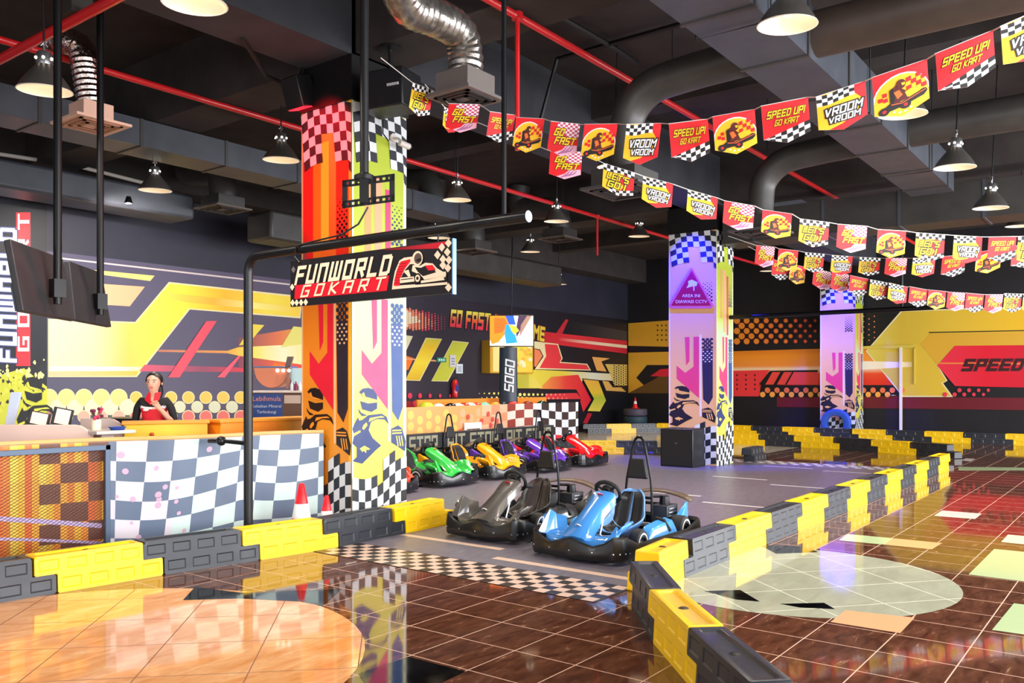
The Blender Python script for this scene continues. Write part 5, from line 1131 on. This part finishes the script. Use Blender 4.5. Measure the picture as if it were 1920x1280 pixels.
# silver flexible ducts
silver = noisy('silver_flex_duct', '7A736C', 'A8A4A0', 20, .28, .5); 
for n in silver.node_tree.nodes:
    if n.type == 'BSDF_PRINCIPLED': n.inputs['Metallic'].default_value = .85
foil = noisy('crumpled_foil', 'B8A8A0', 'F0E4DC', 34, .12, 1.0)
for n in foil.node_tree.nodes:
    if n.type == 'BSDF_PRINCIPLED': n.inputs['Metallic'].default_value = 1
tt = 7.1
round_duct([PD(735, -60, tt - .9), PD(765, 10, tt - .6), PD(815, 32, tt - .35), PD(858, 58, tt - .1), PD(872, 100, tt), PD(872, 148, tt)], .145, silver, 'silver flexible duct curving down to a square ceiling diffuser beside the black speaker', ribs=.032, grille=(dfd, .235, M('6A625E', .4)))
tt = 8.4
round_duct([PD(96, 75, tt + .1), PD(130, 78, tt), PD(152, 92, tt), PD(160, 130, tt), PD(172, 205, tt)], .125, foil, 'crumpled silver foil duct with a pale square diffuser at upper left', ribs=.028, grille=(M('9A6A50', .5), .27, M('D8B09A', .4)))
for u, v, t, l in ((418, 372, 14.0, 'dark square diffuser box above the left wall mural'), (810, 385, 15.3, 'dark box diffuser behind the lamp right of the film strip bracket'), (888, 455, 16.5, 'small dark diffuser box below the start gate arm'), (1050, 432, 17, 'dark diffuser beyond the end of the start gate arm')):
    p = PD(u, v, t); round_duct([(p.x, p.y + 1.0, ZC - .03), (p.x, p.y + 1.0, p.z + .6), (p.x, p.y + .5, p.z + .5), (p.x, p.y + .1, p.z + .42), (p.x, p.y, p.z + .15), (p.x, p.y, p.z)], .22, dk, l, grille=(dfd, .33, M('5A524C', .5)))
# ================================================================== red sprinkler pipes
rp = M('C81E22', .35, coat=.3)
def pipe(pts, rad, label, drops=(), clamp=()):
    r = empty('sprinkler_pipe', pts[0]); tag(r, label, 'pipe', 'sprinkler pipes'); o = Vector(pts[0]); q = MB(); q.tube([Vector(p) - o for p in pts], rad, rp, 10)
    q.build('pipe_run', r)
    for d in drops:
        q = MB(); q.tube([Vector(p) - o for p in d], rad * .62, rp, 8); q.lathe([(.001, -.03), (rad * 1.5, -.03), (rad * 1.5, .03), (.001, .03)], rp, Vector(d[0]) - o, 10); q.build('drop', r)
    for c in clamp: c = Vector(c) - o; q = MB(); q.tube([c, c + Vector((0, 0, ZC - o.z - c.z))], .007, hang, 5); q.build('hanger', r)
qa = 8.7; za = 4.74
pipe([(-3, qa, za), (24, qa, za)], .035, 'red sprinkler pipe running past behind the red lit column', [[(x, qa, za), (x, qa, za - .75)] for x in (8.55, 14.2)], [(x, qa, za) for x in (3, 6.5, 10, 13, 16, 19)])
qb = 4.5; zb2 = 4.73
x970 = PY(970, 40, qb).x
pipe([(-3, qb, zb2), (23, qb, zb2)], .035, 'bright red sprinkler pipe crossing diagonally over the track', [[(x970, qb, zb2), (x970, qb, 3.55)]], [(x, qb, zb2) for x in (6.2, 9, 12, 15)])
xc = 3.54
pipe([(xc, -4, 4.6), (xc, 13.4, 4.6)], .045, 'thick red sprinkler pipe at the upper left corner', [], [(xc, y, 4.6) for y in (3, 6, 9, 12)])
b = MB(); p = PX(137, 30, xc); b.box((xc - .09, p.y - .16, p.z - .02), (xc + .09, p.y + .16, ZC), M('2E2A24', .6)); tag(b.build('pipe_hanger_block', smooth=False), 'dark bracket block over the thick red pipe at upper left', 'bracket')
q = MB(); q.tube([PD(-20, 286, 12.2), PD(140, 310, 13), PD(278, 345, 13.8)], .03, M('C8C0B8', .4), 8); tag(q.build('conduit'), 'pale conduit pipe running under the low left duct', 'pipe')
q = MB(); q.tube([PZ(455, 72, 4.74), PZ(500, 143, 4.72), PZ(540, 160, 4.7), PZ(575, 168, 4.68)], .022, M('1A1614', .5), 7); tag(q.build('conduit'), 'dark bent conduit left of the black column top', 'pipe')
cn = M('0E0E10', .5); q = MB(); q.tube([(PZ(1030, 20, 5.52)), PZ(1140, 83, 5.52), PZ(1195, 118, 5.52)], .03, cn, 6); q.tube([PZ(1010, 240, 4.7), PZ(1045, 110, 5.52), PZ(1140, 83, 5.52), PZ(1300, 38, 5.52), PZ(1390, 12, 5.52)], .03, cn, 6); tag(q.build('conduit'), 'black conduits meeting at a junction on the ceiling slab', 'pipe')
# ================================================================== speaker, spotlight, camera, brackets near the first column
r = empty('wall_speaker', PD(735, 172, 8.3), math.atan2(FWD.y, FWD.x) - PI / 2 - .45); tag(r, 'black loudspeaker hanging on a ceiling mount right of the red lit column', 'speaker')
q = MB(); q.hexa([(-.27, -.15, -.19), (.22, -.15, -.19), (.22, .18, -.19), (-.27, .18, -.19), (-.27, -.17, .17), (.22, -.17, .17), (.22, .18, .17), (-.27, .18, .17)], M('16161A', .4)); q.build('cabinet', r, bevel=.012)
q = MB(); q.tube([(-.02, 0, .17), (-.02, 0, .42)], .02, M('0C0C0E', .4), 8); q.lathe([(.001, .44), (.11, .44), (.11, .42), (.001, .41)], M('0C0C0E', .4), (-.02, 0, 0), 16); q.tube([(-.02, 0, .44), (-.02, 0, ZC - r.location.z)], .012, M('0C0C0E', .4), 6); q.build('ceiling_mount', r)
q = MB()
for i in range(7): q.box((.055 + i * .019, -.172, -.005), (.068 + i * .019, -.160, .018), M('D8D8DC', .4))
q.build('badge', r)
p = PD(560, 172, 8.75); r = empty('spotlight', p); tag(r, 'small black spotlight with a glowing red lens on the column left side', 'spotlight')
q = MB(); ms = Matrix.Rotation(-.3, 4, 'Y'); q.box((-.10, -.13, -.16), (.10, .13, .15), M('0A0A0C', .4), ms); q.build('body', r, bevel=.01)
q = MB(); q.box((-.09, -.11, -.17), (.07, .11, -.161), M('FF2030', .3, emit=2), ms); q.build('lens', r)
q = MB(); q.tube([(0, 0, .14), (.05, 0, .22), (.05, -.0, .42)], .02, M('0A0A0C', .4), 8); q.tube([(.05, 0, .42), (p.x * 0 + .3, -.1, .42)], .02, M('0A0A0C', .4), 8); q.build('yoke', r)
p = PY(735, 268, 6.35); r = empty('security_camera', (p.x, 6.34, p.z)); tag(r, 'small white bullet security camera on the lime face of the near column', 'camera')
q = MB(); q.tube([(-.04, -.14, -.03), (.08, -.16, -.05)], .032, M('D8CFC8', .4), 12); q.tube([(.08, -.16, -.05), (.10, -.163, -.053)], .026, BLACK, 12); q.build('body', r); q = MB(); q.tube([(0, 0, .05), (0, -.08, .03), (0, -.13, -.01)], .014, M('D8CFC8', .4), 8); q.lathe([(.001, .0), (.045, 0), (.045, .02), (.001, .02)], M('D8CFC8', .4), M4=Matrix.Rotation(PI / 2, 4, 'X'), c=(0, 0, .05)); q.build('arm', r)
q = MB(); q.tube([PD(718, 195, 8.70), PD(718, 250, 8.68), PD(728, 264, 8.55)], .007, BLACK, 5); tag(q.build('camera_cable'), 'thin black cable down to the white security camera', 'cable')
# film strip shaped bracket on a ceiling pole
tt = 5.85; c = PD(691, 358, tt); r = empty('television_bracket', c, math.atan2(FWD.y, FWD.x) - PI / 2 + .12); tag(r, 'black slotted screen bracket like a film strip, on a ceiling pole, without a screen', 'bracket')
q = MB(); bw, bh = .178, .095; m = M('0D0D10', .4)
sh = lambda x, z: (x, 0, z + x * .16)
def bar_(x0, z0, x1, z1): q.hexa([(x0, -.008, sh(x0, z0)[2]), (x1, -.008, sh(x1, z0)[2]), (x1, .008, sh(x1, z0)[2]), (x0, .008, sh(x0, z0)[2]), (x0, -.008, sh(x0, z1)[2]), (x1, -.008, sh(x1, z1)[2]), (x1, .008, sh(x1, z1)[2]), (x0, .008, sh(x0, z1)[2])], m)
for z in (bh - .014, bh - .048, -bh, -bh + .034): bar_(-bw, z, bw, z + .014)
for k in range(9): x = -bw + k * (2 * bw - .022) / 8; bar_(x, bh - .045, x + .022, bh); bar_(x, -bh, x + .022, -bh + .045)
for x in (-bw, -.06, .015, bw - .036): bar_(x, -bh, x + .036, bh)
q.build('slotted_plate', r, smooth=False)
q = MB(); q.tube([(-.03, .03, -.07), (-.03, .03, ZC - c.z)], .030, m, 12); q.box((-.06, -.025, -.085), (.0, .06, .10), m); q.lathe([(.07, .08), (.07, .11), (.03, .13)], m, (-.03, .03, 0), 12); q.build('pole', r)
# two screens seen from behind at left
def backscreen(TL, TR, BR, BL, pole, label, zpole):
    P = [PD(*x) for x in (TL, TR, BR, BL)]; c = sum(P, Vector()) / 4; r = empty('television', c); tag(r, label, 'television', 'hanging televisions seen from behind')
    n = (P[1] - P[0]).cross(P[3] - P[0]).normalized()
    if n.dot(FWD) < 0: n = -n
    R_ = [p - c for p in P]; body = noisy('tv_back_plastic', '26262A', '323034', 5, .5)
    q = MB(); q.hexa([R_[3], R_[2], R_[2] + n * .05, R_[3] + n * .05, R_[0], R_[1], R_[1] + n * .05, R_[0] + n * .05], body); q.build('back_shell', r, bevel=.008)
    q = MB(); k = lambda a, b, d: (R_[3] * (1 - a) + R_[2] * a) * (1 - b) + (R_[0] * (1 - a) + R_[1] * a) * b - n * d
    f = lambda a0, b0, a1, b1, d0, d1, m: q.hexa([k(a0, b0, d0), k(a1, b0, d0), k(a1, b0, d1), k(a0, b0, d1), k(a0, b1, d0), k(a1, b1, d0), k(a1, b1, d1), k(a0, b1, d1)], m)
    f(.12, .06, .92, .42, .0, .03, body); f(.02, .02, .09, .40, 0, .02, M('4A566A', .4)); q.build('rear_hump', r, bevel=.006)
    q = MB(); bm_ = M('3A2620', .45, .3)
    f(.52, .16, .56, .62, .03, .05, bm_); f(.66, .16, .70, .62, .03, .05, bm_); f(.46, .14, .92, .20, .05, .08, bm_); f(.46, .40, .92, .46, .05, .08, bm_); f(.46, .14, .50, .46, .05, .08, bm_); f(.88, .14, .92, .46, .05, .08, bm_); q.build('mount_bracket', r, bevel=.003)
    u, v0 = pole; pm = M('121214', .35, .4); pt = PD(u, v0, zpole) - c
    q = MB(); q.tube([pt, pt + Vector((0, 0, ZC - c.z - pt.z))], .03, pm, 12); q.obox(pt + Vector((0, 0, .12)), .09, .09, .14, pm); q.build('ceiling_pole', r)
    return r
backscreen((6, 450, 6.15), (106, 486, 7.0), (131, 603, 6.95), (31, 585, 6.1), (108, 570), 'larger flat television seen from behind, hanging at the far left', 6.55)
backscreen((119, 490, 7.3), (181, 512, 8.15), (199, 614, 8.1), (130, 601, 7.25), (188, 590), 'second flat television seen from behind, right of the larger one', 7.75)
# ================================================================== pennants
fr_ = M('E3121E', .5); fy_ = M('FFC21A', .5); fw_ = M('F6E6EA', .5); fpk = M('F7B8CC', .5); fbk = M('120A0C', .5); ftx = M('FFD21A', .5); fdk = M('5A1410', .5); fwht = M('FAFAFA', .5)
def flag_art(kind, fn):
    q = Art(fn, .0009); bot = lambda a: .82 + .18 * (1 - abs(2 * a - 1)); P5 = [(0, 0), (1, 0), (1, .82), (.5, 1), (0, .82)]
    q.poly([fn(a, b, -.0015) for a, b in P5], fw_)
    if kind == 'SPEED':
        q.shape(P5, fr_, 0)
        for i in range(8):
            for j in range(3):
                a0, a1 = i / 8, (i + 1) / 8; tp = lambda a: .84 - .30 * a; z = lambda a, k: tp(a) + (bot(a) - tp(a)) * k / 3
                q.shape([(a0, z(a0, j)), (a1, z(a1, j)), (a1, z(a1, j + 1)), (a0, z(a0, j + 1))], fbk if (i + j) % 2 else fwht, 1)
        q.text('SPEED UP!', (.12, .19), (.92, .19), (.10, .34), ftx, 2, th=1.4, shear=.2, edge=fbk, eth=1.0); q.text('GO KART', (.27, .42), (.78, .42), (.25, .54), ftx, 2, th=1.3, shear=.2, edge=fbk, eth=.9)
    elif kind == 'KART':
        q.shape(P5, fy_, 0); A_ = [(.5 + .52 * math.cos(t), .58 - .48 * math.sin(t)) for t in [PI * k / 12 for k in range(13)]]
        A_ = [(min(1, max(0, x)), y) for x, y in A_]
        for (xa, ya_), (xb, yb_) in zip(A_, A_[1:]): q.shape([(xa, ya_), (xb, yb_), (xb, 0), (xa, 0)], fr_, 1)
        B_ = [(.5 + .49 * math.cos(t), .58 - .45 * math.sin(t)) for t in [PI * k / 12 for k in range(13)]]
        [q.shape([A_[k], A_[k + 1], B_[k + 1], B_[k]], fw_, 2) for k in range(12)]
        for i in range(4):
            for j in range(4):
                if (i + j) % 2 == 0: q.shape([(.6 + .09 * i, .2 + .09 * j - .02 * i + .04), (.69 + .09 * i, .18 + .09 * j - .02 * i + .04), (.69 + .09 * i, .27 + .09 * j - .02 * i + .04), (.6 + .09 * i, .29 + .09 * j - .02 * i + .04)], fr_, 3)
        for x, y in ((.08, .5), (.16, .42), (.17, .53)): q.rect(x, y, x + .08, y + .08, fr_, 3)
        q.shape([(.08, .78), (.30, .66), (.5, .70), (.94, .56), (.97, .62), (.9, .70), (.5, .80), (.12, .84)], fbk, 4); q.shape([(.34, .38), (.44, .30), (.5, .42), (.66, .56), (.62, .66), (.40, .70), (.33, .66)], fdk, 4); q.shape([(.29, .40), (.35, .36), (.38, .62), (.34, .70), (.29, .66)], fbk, 5); q.disc(.50, .33, .088, .10, fdk, 5, 12); q.shape([(.5, .31), (.57, .31), (.57, .36), (.52, .37)], fy_, 6); q.shape([(.36, .46), (.46, .44), (.52, .56), (.42, .62)], M('F2702A', .5), 5); q.shape([(.56, .52), (.72, .46), (.92, .55), (.6, .64)], fy_, 5)
        q.disc(.17, .80, .10, .085, fbk, 5, 12); q.disc(.56, .78, .10, .085, fbk, 5, 12); q.disc(.90, .62, .06, .06, fbk, 5, 10); q.disc(.17, .80, .04, .035, fr_, 6, 8); q.disc(.56, .78, .04, .035, fr_, 6, 8); q.shape([(.3, .69), (.5, .72), (.93, .585), (.94, .60), (.5, .74), (.3, .71)], M('F2602A', .5), 6)
        for i in range(4): q.disc(.35 + .1 * i, .93 - .045 * abs(i - 1.5), .03, .02, fw_, 3, 6)
    elif kind == 'FAST':
        q.shape(P5, fr_, 0)
        for i in range(9):
            for j in range(7):
                a, b = .25 + i * .085, j * .062
                if a + b * -.6 < .25 and j > 3: continue
                if i < j - 2: continue
                q.rect(a, b, min(1, a + .085), b + .062, fw_ if (i + j) % 2 else M('C8466A', .5), 1)
        q.text('GO', (.20, .20), (.52, .20), (.17, .38), ftx, 2, th=1.5, shear=.2, edge=fbk, eth=1.1); q.text('FAST', (.24, .45), (.92, .45), (.22, .63), ftx, 2, th=1.5, shear=.2, edge=fbk, eth=1.1)
        q.shape([(.24, .90), (.5, .80), (.62, .66), (.98, .64), (1, .82), (.5, 1)], fpk, 1)
        for k in range(3): q.shape([(.36 + .1 * k, .93 - .02 * k), (.55 + .1 * k, .80), (.66 + .1 * k, .68), (.68 + .1 * k, .68), (.60 + .1 * k, .82), (.42 + .1 * k, .95 - .03 * k)], M('B06A9A', .5), 2)
    elif kind == 'VROOM':
        q.shape(P5, fy_, 0); q.shape([(.72, 0), (1, 0), (1, .82), (.5, 1), (.22, .90), (.5, .84), (.85, .62), (.9, .35), (.78, .2)], fr_, 1)
        for i in range(7):
            for j in range(3):
                a0, a1 = i * .11, (i + 1) * .11; z = lambda a, k: .0 + .085 * k + .03 * math.sin(a * 7)
                q.shape([(a0, max(0, z(a0, j))), (a1, max(0, z(a1, j))), (a1, z(a1, j + 1)), (a0, z(a0, j + 1))], fbk if (i + j) % 2 else fwht, 2)
        q.text('VROOM', (.16, .40), (.92, .40), (.14, .57), fwht, 3, th=1.3, shear=.1, edge=fbk, eth=2.2); q.text('VROOM', (.22, .63), (.86, .63), (.21, .76), fwht, 3, th=1.3, shear=.1, edge=fbk, eth=2.2)
    else:
        q.shape(P5, fy_, 0); q.shape([(.78, .0), (1, 0), (1, .82), (.5, 1), (.42, .96), (.7, .62), (.52, .45)], fr_, 1)
        for i in range(9):
            for j in range(2):
                a0, a1 = i / 9, (i + 1) / 9; z = lambda a, k: .09 * k + .025 * (1 + math.sin(a * 8)) * (k > 0)
                q.shape([(a0, z(a0, j)), (a1, z(a1, j)), (a1, z(a1, j + 1)), (a0, z(a0, j + 1))], fbk if (i + j) % 2 else fwht, 2)
                z2 = lambda a, k: bot(a) - .085 * k
                if .2 < a0 < .9: q.shape([(a0, z2(a0, j)), (a1, z2(a1, j)), (a1, z2(a1, j + 1)), (a0, z2(a0, j + 1))], fbk if (i + j) % 2 else fwht, 2)
        q.text("LET'S", (.16, .27), (.84, .27), (.14, .46), ftx, 3, th=1.4, shear=.12, edge=fbk, eth=1.6); q.text('GO !', (.20, .55), (.74, .55), (.18, .74), ftx, 3, th=1.4, shear=.12, edge=fbk, eth=1.6)
    return q
# rows: design, top left pixel, top right pixel, left side height in pixels, distance
WORDS = dict(SPEED='SPEED UP GO KART', KART='kart racer picture', FAST='GO FAST', VROOM='VROOM VROOM', LETS="LET'S GO")
S1 = [('LETS', 774, 155, 812, 170, 62, 7.2, .2), ('FAST', 842, 194, 900, 196, 56, 7.1), ('SPEED', 919, 209, 966, 216, 66, 7.0, .1), ('KART', 968, 220, 1021, 223, 70, 6.9), ('FAST', 1033, 227, 1088, 233, 66, 6.75), ('KART', 1096, 233, 1158, 232, 72, 6.6), ('VROOM', 1175, 233, 1240, 231, 74, 6.3), ('SPEED', 1254, 232, 1327, 223, 78, 6.0), ('KART', 1336, 219, 1415, 205, 86, 5.7), ('SPEED', 1427, 199, 1515, 182, 92, 5.25), ('VROOM', 1530, 182, 1622, 152, 92, 4.85), ('KART', 1635, 146, 1738, 111, 102, 4.35), ('SPEED', 1754, 101, 1862, 57, 112, 3.9), ('VROOM', 1876, 50, 1990, 0, 118, 3.5)]
S2 = [('VROOM', 833, 200, 856, 214, 45, 8.2, .3), ('FAST', 1032, 283, 1092, 285, 56, 7.6), ('LETS', 1132, 306, 1190, 324, 56, 7.6), ('VROOM', 1206, 330, 1262, 345, 56, 7.7), ('VROOM', 1290, 355, 1346, 371, 52, 7.9), ('FAST', 1358, 376, 1415, 386, 54, 7.9), ('KART', 1430, 393, 1485, 401, 54, 8.0), ('LETS', 1500, 410, 1555, 417, 54, 8.3), ('FAST', 1571, 420, 1626, 424, 56, 8.5), ('KART', 1646, 430, 1699, 433, 56, 8.6), ('LETS', 1718, 436, 1772, 440, 56, 8.6), ('VROOM', 1789, 441, 1842, 444, 55, 8.7), ('SPEED', 1854, 444, 1906, 443, 52, 8.9), ('LETS', 1909, 443, 1965, 441, 58, 9.1)]
S3 = [('FAST', 1418, 460, 1453, 463, 42, 12.2), ('KART', 1460, 466, 1497, 470, 42, 12.2), ('LETS', 1510, 473, 1546, 476, 38, 12.2), ('VROOM', 1560, 478, 1599, 481, 38, 12.1), ('LETS', 1612, 482, 1651, 484, 36, 12.0), ('FAST', 1661, 484, 1701, 484, 37, 11.8), ('VROOM', 1712, 484, 1754, 483, 38, 11.4), ('SPEED', 1767, 481, 1811, 477, 42, 10.8), ('KART', 1831, 473, 1878, 466, 45, 10.2), ('SPEED', 1898, 462, 1948, 454, 46, 9.8)]
S4 = [('SPEED', 1449, 486, 1480, 495, 32, 14.6), ('KART', 1482, 494, 1511, 501, 33, 14.5), ('FAST', 1526, 503, 1559, 511, 33, 14.3), ('FAST', 1560, 510, 1592, 515, 33, 14.1), ('SPEED', 1594, 516, 1628, 523, 33, 13.9), ('LETS', 1632, 524, 1664, 530, 33, 13.8), ('VROOM', 1667, 530, 1702, 538, 33, 13.7), ('SPEED', 1706, 537, 1739, 543, 33, 13.7), ('KART', 1741, 543, 1774, 546, 33, 13.7), ('FAST', 1777, 547, 1810, 549, 33, 13.8), ('SPEED', 1812, 549, 1845, 552, 33, 13.9), ('FAST', 1848, 552, 1881, 552, 33, 14.0), ('LETS', 1884, 550, 1916, 551, 33, 14.1), ('VROOM', 1919, 551, 1952, 549, 33, 14.2)]
S1H = (46, 44, 45, 53, 52, 57, 63, 62, 63, 63, 62, 73, 69, 71)
for srow, nm in ((S1, 'nearest string'), (S2, 'second string, sagging across the middle'), (S3, 'third string, small and high before the dark ceiling'), (S4, 'farthest string, low before the yellow wall print')):
    knots = []; seen = {}
    for i, f in enumerate(srow):
        kind, x0, y0_, x1, y1_, hh, t = f[:7]; yaw = f[7] if len(f) > 7 else 0
        t0 = t - (x1 - x0) / FOC * t * yaw * 2; t1 = t + (x1 - x0) / FOC * t * yaw * 2
        a = PD(x0, y0_, t0); b = PD(x1, y1_, t1); lean = (-7 if x0 < 1250 and srow is S1 else 0) + (5 if srow is S1 and x0 > 1250 else 0)
        hh = S1H[i] if srow is S1 else hh * (.76 if srow is S2 else .78 if srow is S3 else .88)
        c = PD(x0 + lean - (3 if srow is not S1 else 0), y0_ + hh, t0) - a
        c = c * 1.22      # to the level of the point
        o = a.copy(); ex = b - a; nrm = ex.cross(c).normalized(); nrm = -nrm if nrm.dot(FWD) > 0 else nrm
        bend_ = random.uniform(-.012, .012)
        fl = flag_art(kind, lambda s, d, k, ex=ex, c=c, nrm=nrm: ex * s + c * d + nrm * k).build('pennant', smooth=False, fix=False); fl.location = o
        n = seen.get(kind, 0); seen[kind] = n + 1
        tot = sum(1 for g in srow if g[0] == kind)
        which = 'only such' if tot == 1 else ORD[n] + ' such from left'
        tag(fl, '%s pennant, %s on the %s' % (WORDS[kind], which, nm.split(',')[0]), 'pennant', 'pennants on the ' + nm.split(',')[0])
        knots += [a - c * .0 + nrm * -.002, b + nrm * -.002]
    d0 = knots[0] - (knots[1] - knots[0]) * 1.5 + Vector((0, 0, .1)); d1 = knots[-1] + (knots[-1] - knots[-2]) * 1.2
    q = MB(); q.tube([d0] + knots + [d1], .004, M('D8D4D0', .5), 5); tag(q.build('bunting_string'), 'thin white string of the %s, carrying pennants' % nm, 'string', 'bunting strings')
# ================================================================== the woman behind the ticket counter
def person(loc, rz):
    root = empty('person', loc, rz)     # local: faces -y, x to her left
    V = []; E = []; R = []
    def v(p, r): V.append(p); R.append(r if isinstance(r, tuple) else (r, r)); return len(V) - 1
    def ch(start, pts):
        for p, r in pts: i = v(p, r); E.append((start, i)); start = i
        return start
    pel = v((0, 0, .90), (.135, .10))
    belly = ch(pel, [((0, -.005, 1.02), (.118, .09)), ((0, -.01, 1.14), (.125, .095)), ((0, 0, 1.24), (.122, .085)), ((0, .008, 1.33), (.078, .058))])
    neck = ch(belly, [((0, .004, 1.385), (.045, .045)), ((0, -.02, 1.43), (.046, .058)), ((0, -.022, 1.468), (.064, .080)), ((0, -.012, 1.52), (.076, .096)), ((0, -.004, 1.57), (.072, .092)), ((0, .0, 1.603), (.045, .058))])
    for s in (-1, 1):
        ch(pel, [((s * .085, 0, .84), .085), ((s * .095, -.005, .66), .075), ((s * .095, -.01, .47), .054), ((s * .095, .005, .30), .055), ((s * .095, .015, .09), .036), ((s * .10, -.02, .045), .036), ((s * .105, -.11, .03), .03)])
    sh = belly
    # her right arm hangs, her left forearm is raised to the chest
    ra = ch(3, [((-.125, .0, 1.315), .052), ((-.165, .005, 1.26), .046), ((-.195, .02, 1.12), .038), ((-.21, .02, 1.03), .034), ((-.215, -.03, .92), .028), ((-.21, -.06, .83), .022)])
    la = ch(3, [((.125, .0, 1.315), .052), ((.165, .005, 1.26), .046), ((.205, .01, 1.13), .038), ((.205, -.02, 1.08), .034), ((.165, -.12, 1.15), .029), ((.115, -.19, 1.235), .023)])
    def hand(w, d, up, side):
        d = Vector(d).normalized(); up = Vector(up).normalized(); sd = d.cross(up).normalized() * side; W_ = Vector(V[w])
        palm = v(tuple(W_ + d * .045), (.030, .018)); E.append((w, palm))
        for k, (off, ln) in enumerate(((-.027, .060), (-.009, .070), (.009, .066), (.026, .052))):
            b = Vector(V[palm]) + d * .030 + sd * off; p = palm
            for f in (0, .45, .8, 1.0):
                q_ = b + d * ln * f * .9 - up * ln * .55 * f * f; i = v(tuple(q_), .0085 - .002 * f); E.append((p, i)); p = i
        p = palm; b = W_ + d * .03 - sd * .03
        for f in (.0, .5, 1.0): i = v(tuple(b - sd * .022 * f + d * .035 * f - up * .02 * f), .0095 - .002 * f); E.append((p, i)); p = i
    hand(ra, (0, -.25, -1), (0, -1, .2), 1); hand(la, (-.45, -.45, .75), (-.3, .6, .6), -1)
    me = bpy.data.meshes.new('body'); me.from_pydata(V, E, []); o = bpy.data.objects.new('body_cage', me); COL.objects.link(o)
    sk = o.modifiers.new('skin', 'SKIN'); sk.use_smooth_shade = True
    if not me.skin_vertices: 
        bm = bmesh.new(); bm.from_mesh(me); bm.verts.layers.skin.verify(); bm.to_mesh(me); bm.free()
    for i, d in enumerate(me.skin_vertices[0].data): d.radius = R[i]; d.use_root = (i == 0)
    ss = o.modifiers.new('sub', 'SUBSURF'); ss.levels = ss.render_levels = 3
    dg = bpy.context.evaluated_depsgraph_get(); dg.update(); fin = bpy.data.meshes.new_from_object(o.evaluated_get(dg)); bpy.data.objects.remove(o)
    skin = M('E8B49A', .5); blackc = M('15151A', .7); redc = M('D8142A', .65); white = M('F2F2F4', .6); shoe = M('1A1A1E', .4)
    for m in (skin, blackc, redc, white, shoe): fin.materials.append(m)
    for p in fin.polygons:
        c = p.center; ax = abs(c.x); p.use_smooth = True
        if c.z > 1.385 or (c.z > 1.285 and c.y < -.03 and ax < (c.z - 1.285) * .42): k = 0
        elif ax > .132 and c.z < 1.39 and c.z > .70 and not (c.z < 1.0 and ax < .16): k = 1 if c.z > 1.07 and c.y > -.075 else 0
        elif c.z > 1.265: k = 1
        elif c.z > 1.24: k = 3
        elif c.z > .90 and c.y > -.13: k = 2
        elif c.z > .07: k = 1 if c.y > -.13 or c.z < .8 else 0
        else: k = 4
        if c.y < -.125 and c.z > .75: k = 0
        p.material_index = k
    body = bpy.data.objects.new('body', fin); COL.objects.link(body); body.parent = root
    hr = M('1A1012', .45)
    q = MB(); n1, n2 = 24, 40
    P = lambda i, j: Vector((.086 * math.sin(PI * i / n1) * math.cos(2 * PI * j / n2), .012 + .108 * math.sin(PI * i / n1) * math.sin(2 * PI * j / n2), 1.535 + .092 * math.cos(PI * i / n1)))
    for i in range(n1):
        for j in range(n2):
            f = [P(i, j), P(i + 1, j), P(i + 1, j + 1), P(i, j + 1)]; c = sum(f, Vector()) / 4
            if c.y < -.082 + (1.588 - c.z) * .94: continue
            q.quad(*f, hr)
    q.ball((0, .115, 1.51), .045, hr, 12, (1, 1, 1.2)); q.tube([(.02, .12, 1.49), (.03, .13, 1.40), (.025, .11, 1.31)], [.035, .03, .01], hr, 8); q.build('hair', root, weld=True)
    q = MB()
    for s in (-1, 1):
        q.ball((s * .029, -.096, 1.518), .0105, M('E8E0DA', .4), 10, (1.4, .7, .45)); q.ball((s * .029, -.1025, 1.518), .0062, M('1A0E0A', .3), 8); q.tube([(s * .014, -.104, 1.536), (s * .03, -.102, 1.540), (s * .046, -.092, 1.535)], .0035, hr, 5)
    q.build('eyes', root)
    q = MB(); q.hexa([(-.012, -.104, 1.484), (.012, -.104, 1.484), (.010, -.085, 1.484), (-.010, -.085, 1.484), (-.006, -.102, 1.520), (.006, -.102, 1.520), (.006, -.085, 1.520), (-.006, -.085, 1.520)], skin); q.ball((0, -.107, 1.487), .0105, skin, 8)
    for s in (-1, 1): q.ball((s * .078, .006, 1.505), .02, skin, 8, (.4, .7, 1.2))
    q.build('nose_and_ears', root); q = MB(); q.ball((0, -.099, 1.459), .014, M('C8525A', .4), 10, (1.5, .5, .5)); q.build('mouth', root)
    q = MB(); 
    for s in (-1, 1): q.hexa([(s * .005, -.10, 1.27), (s * .075, -.085, 1.33), (s * .075, -.07, 1.33), (s * .005, -.085, 1.27), (s * .032, -.058, 1.405), (s * .068, .02, 1.41), (s * .058, .025, 1.41), (s * .024, -.048, 1.405)], redc)
    q.build('collar', root, bevel=.004); q = MB(); q.ball((-.055, -.098, 1.225), .022, white, 8, (1.4, .3, .7)); q.build('badge', root)
    return root
p0 = PD(289, 720, 9.05)
tag(person((p0.x, p0.y, 0), math.atan2(FWD.y, FWD.x) - PI / 2 + .12), 'person in a black and red polo shirt behind the yellow counter, hand at chest', 'person')
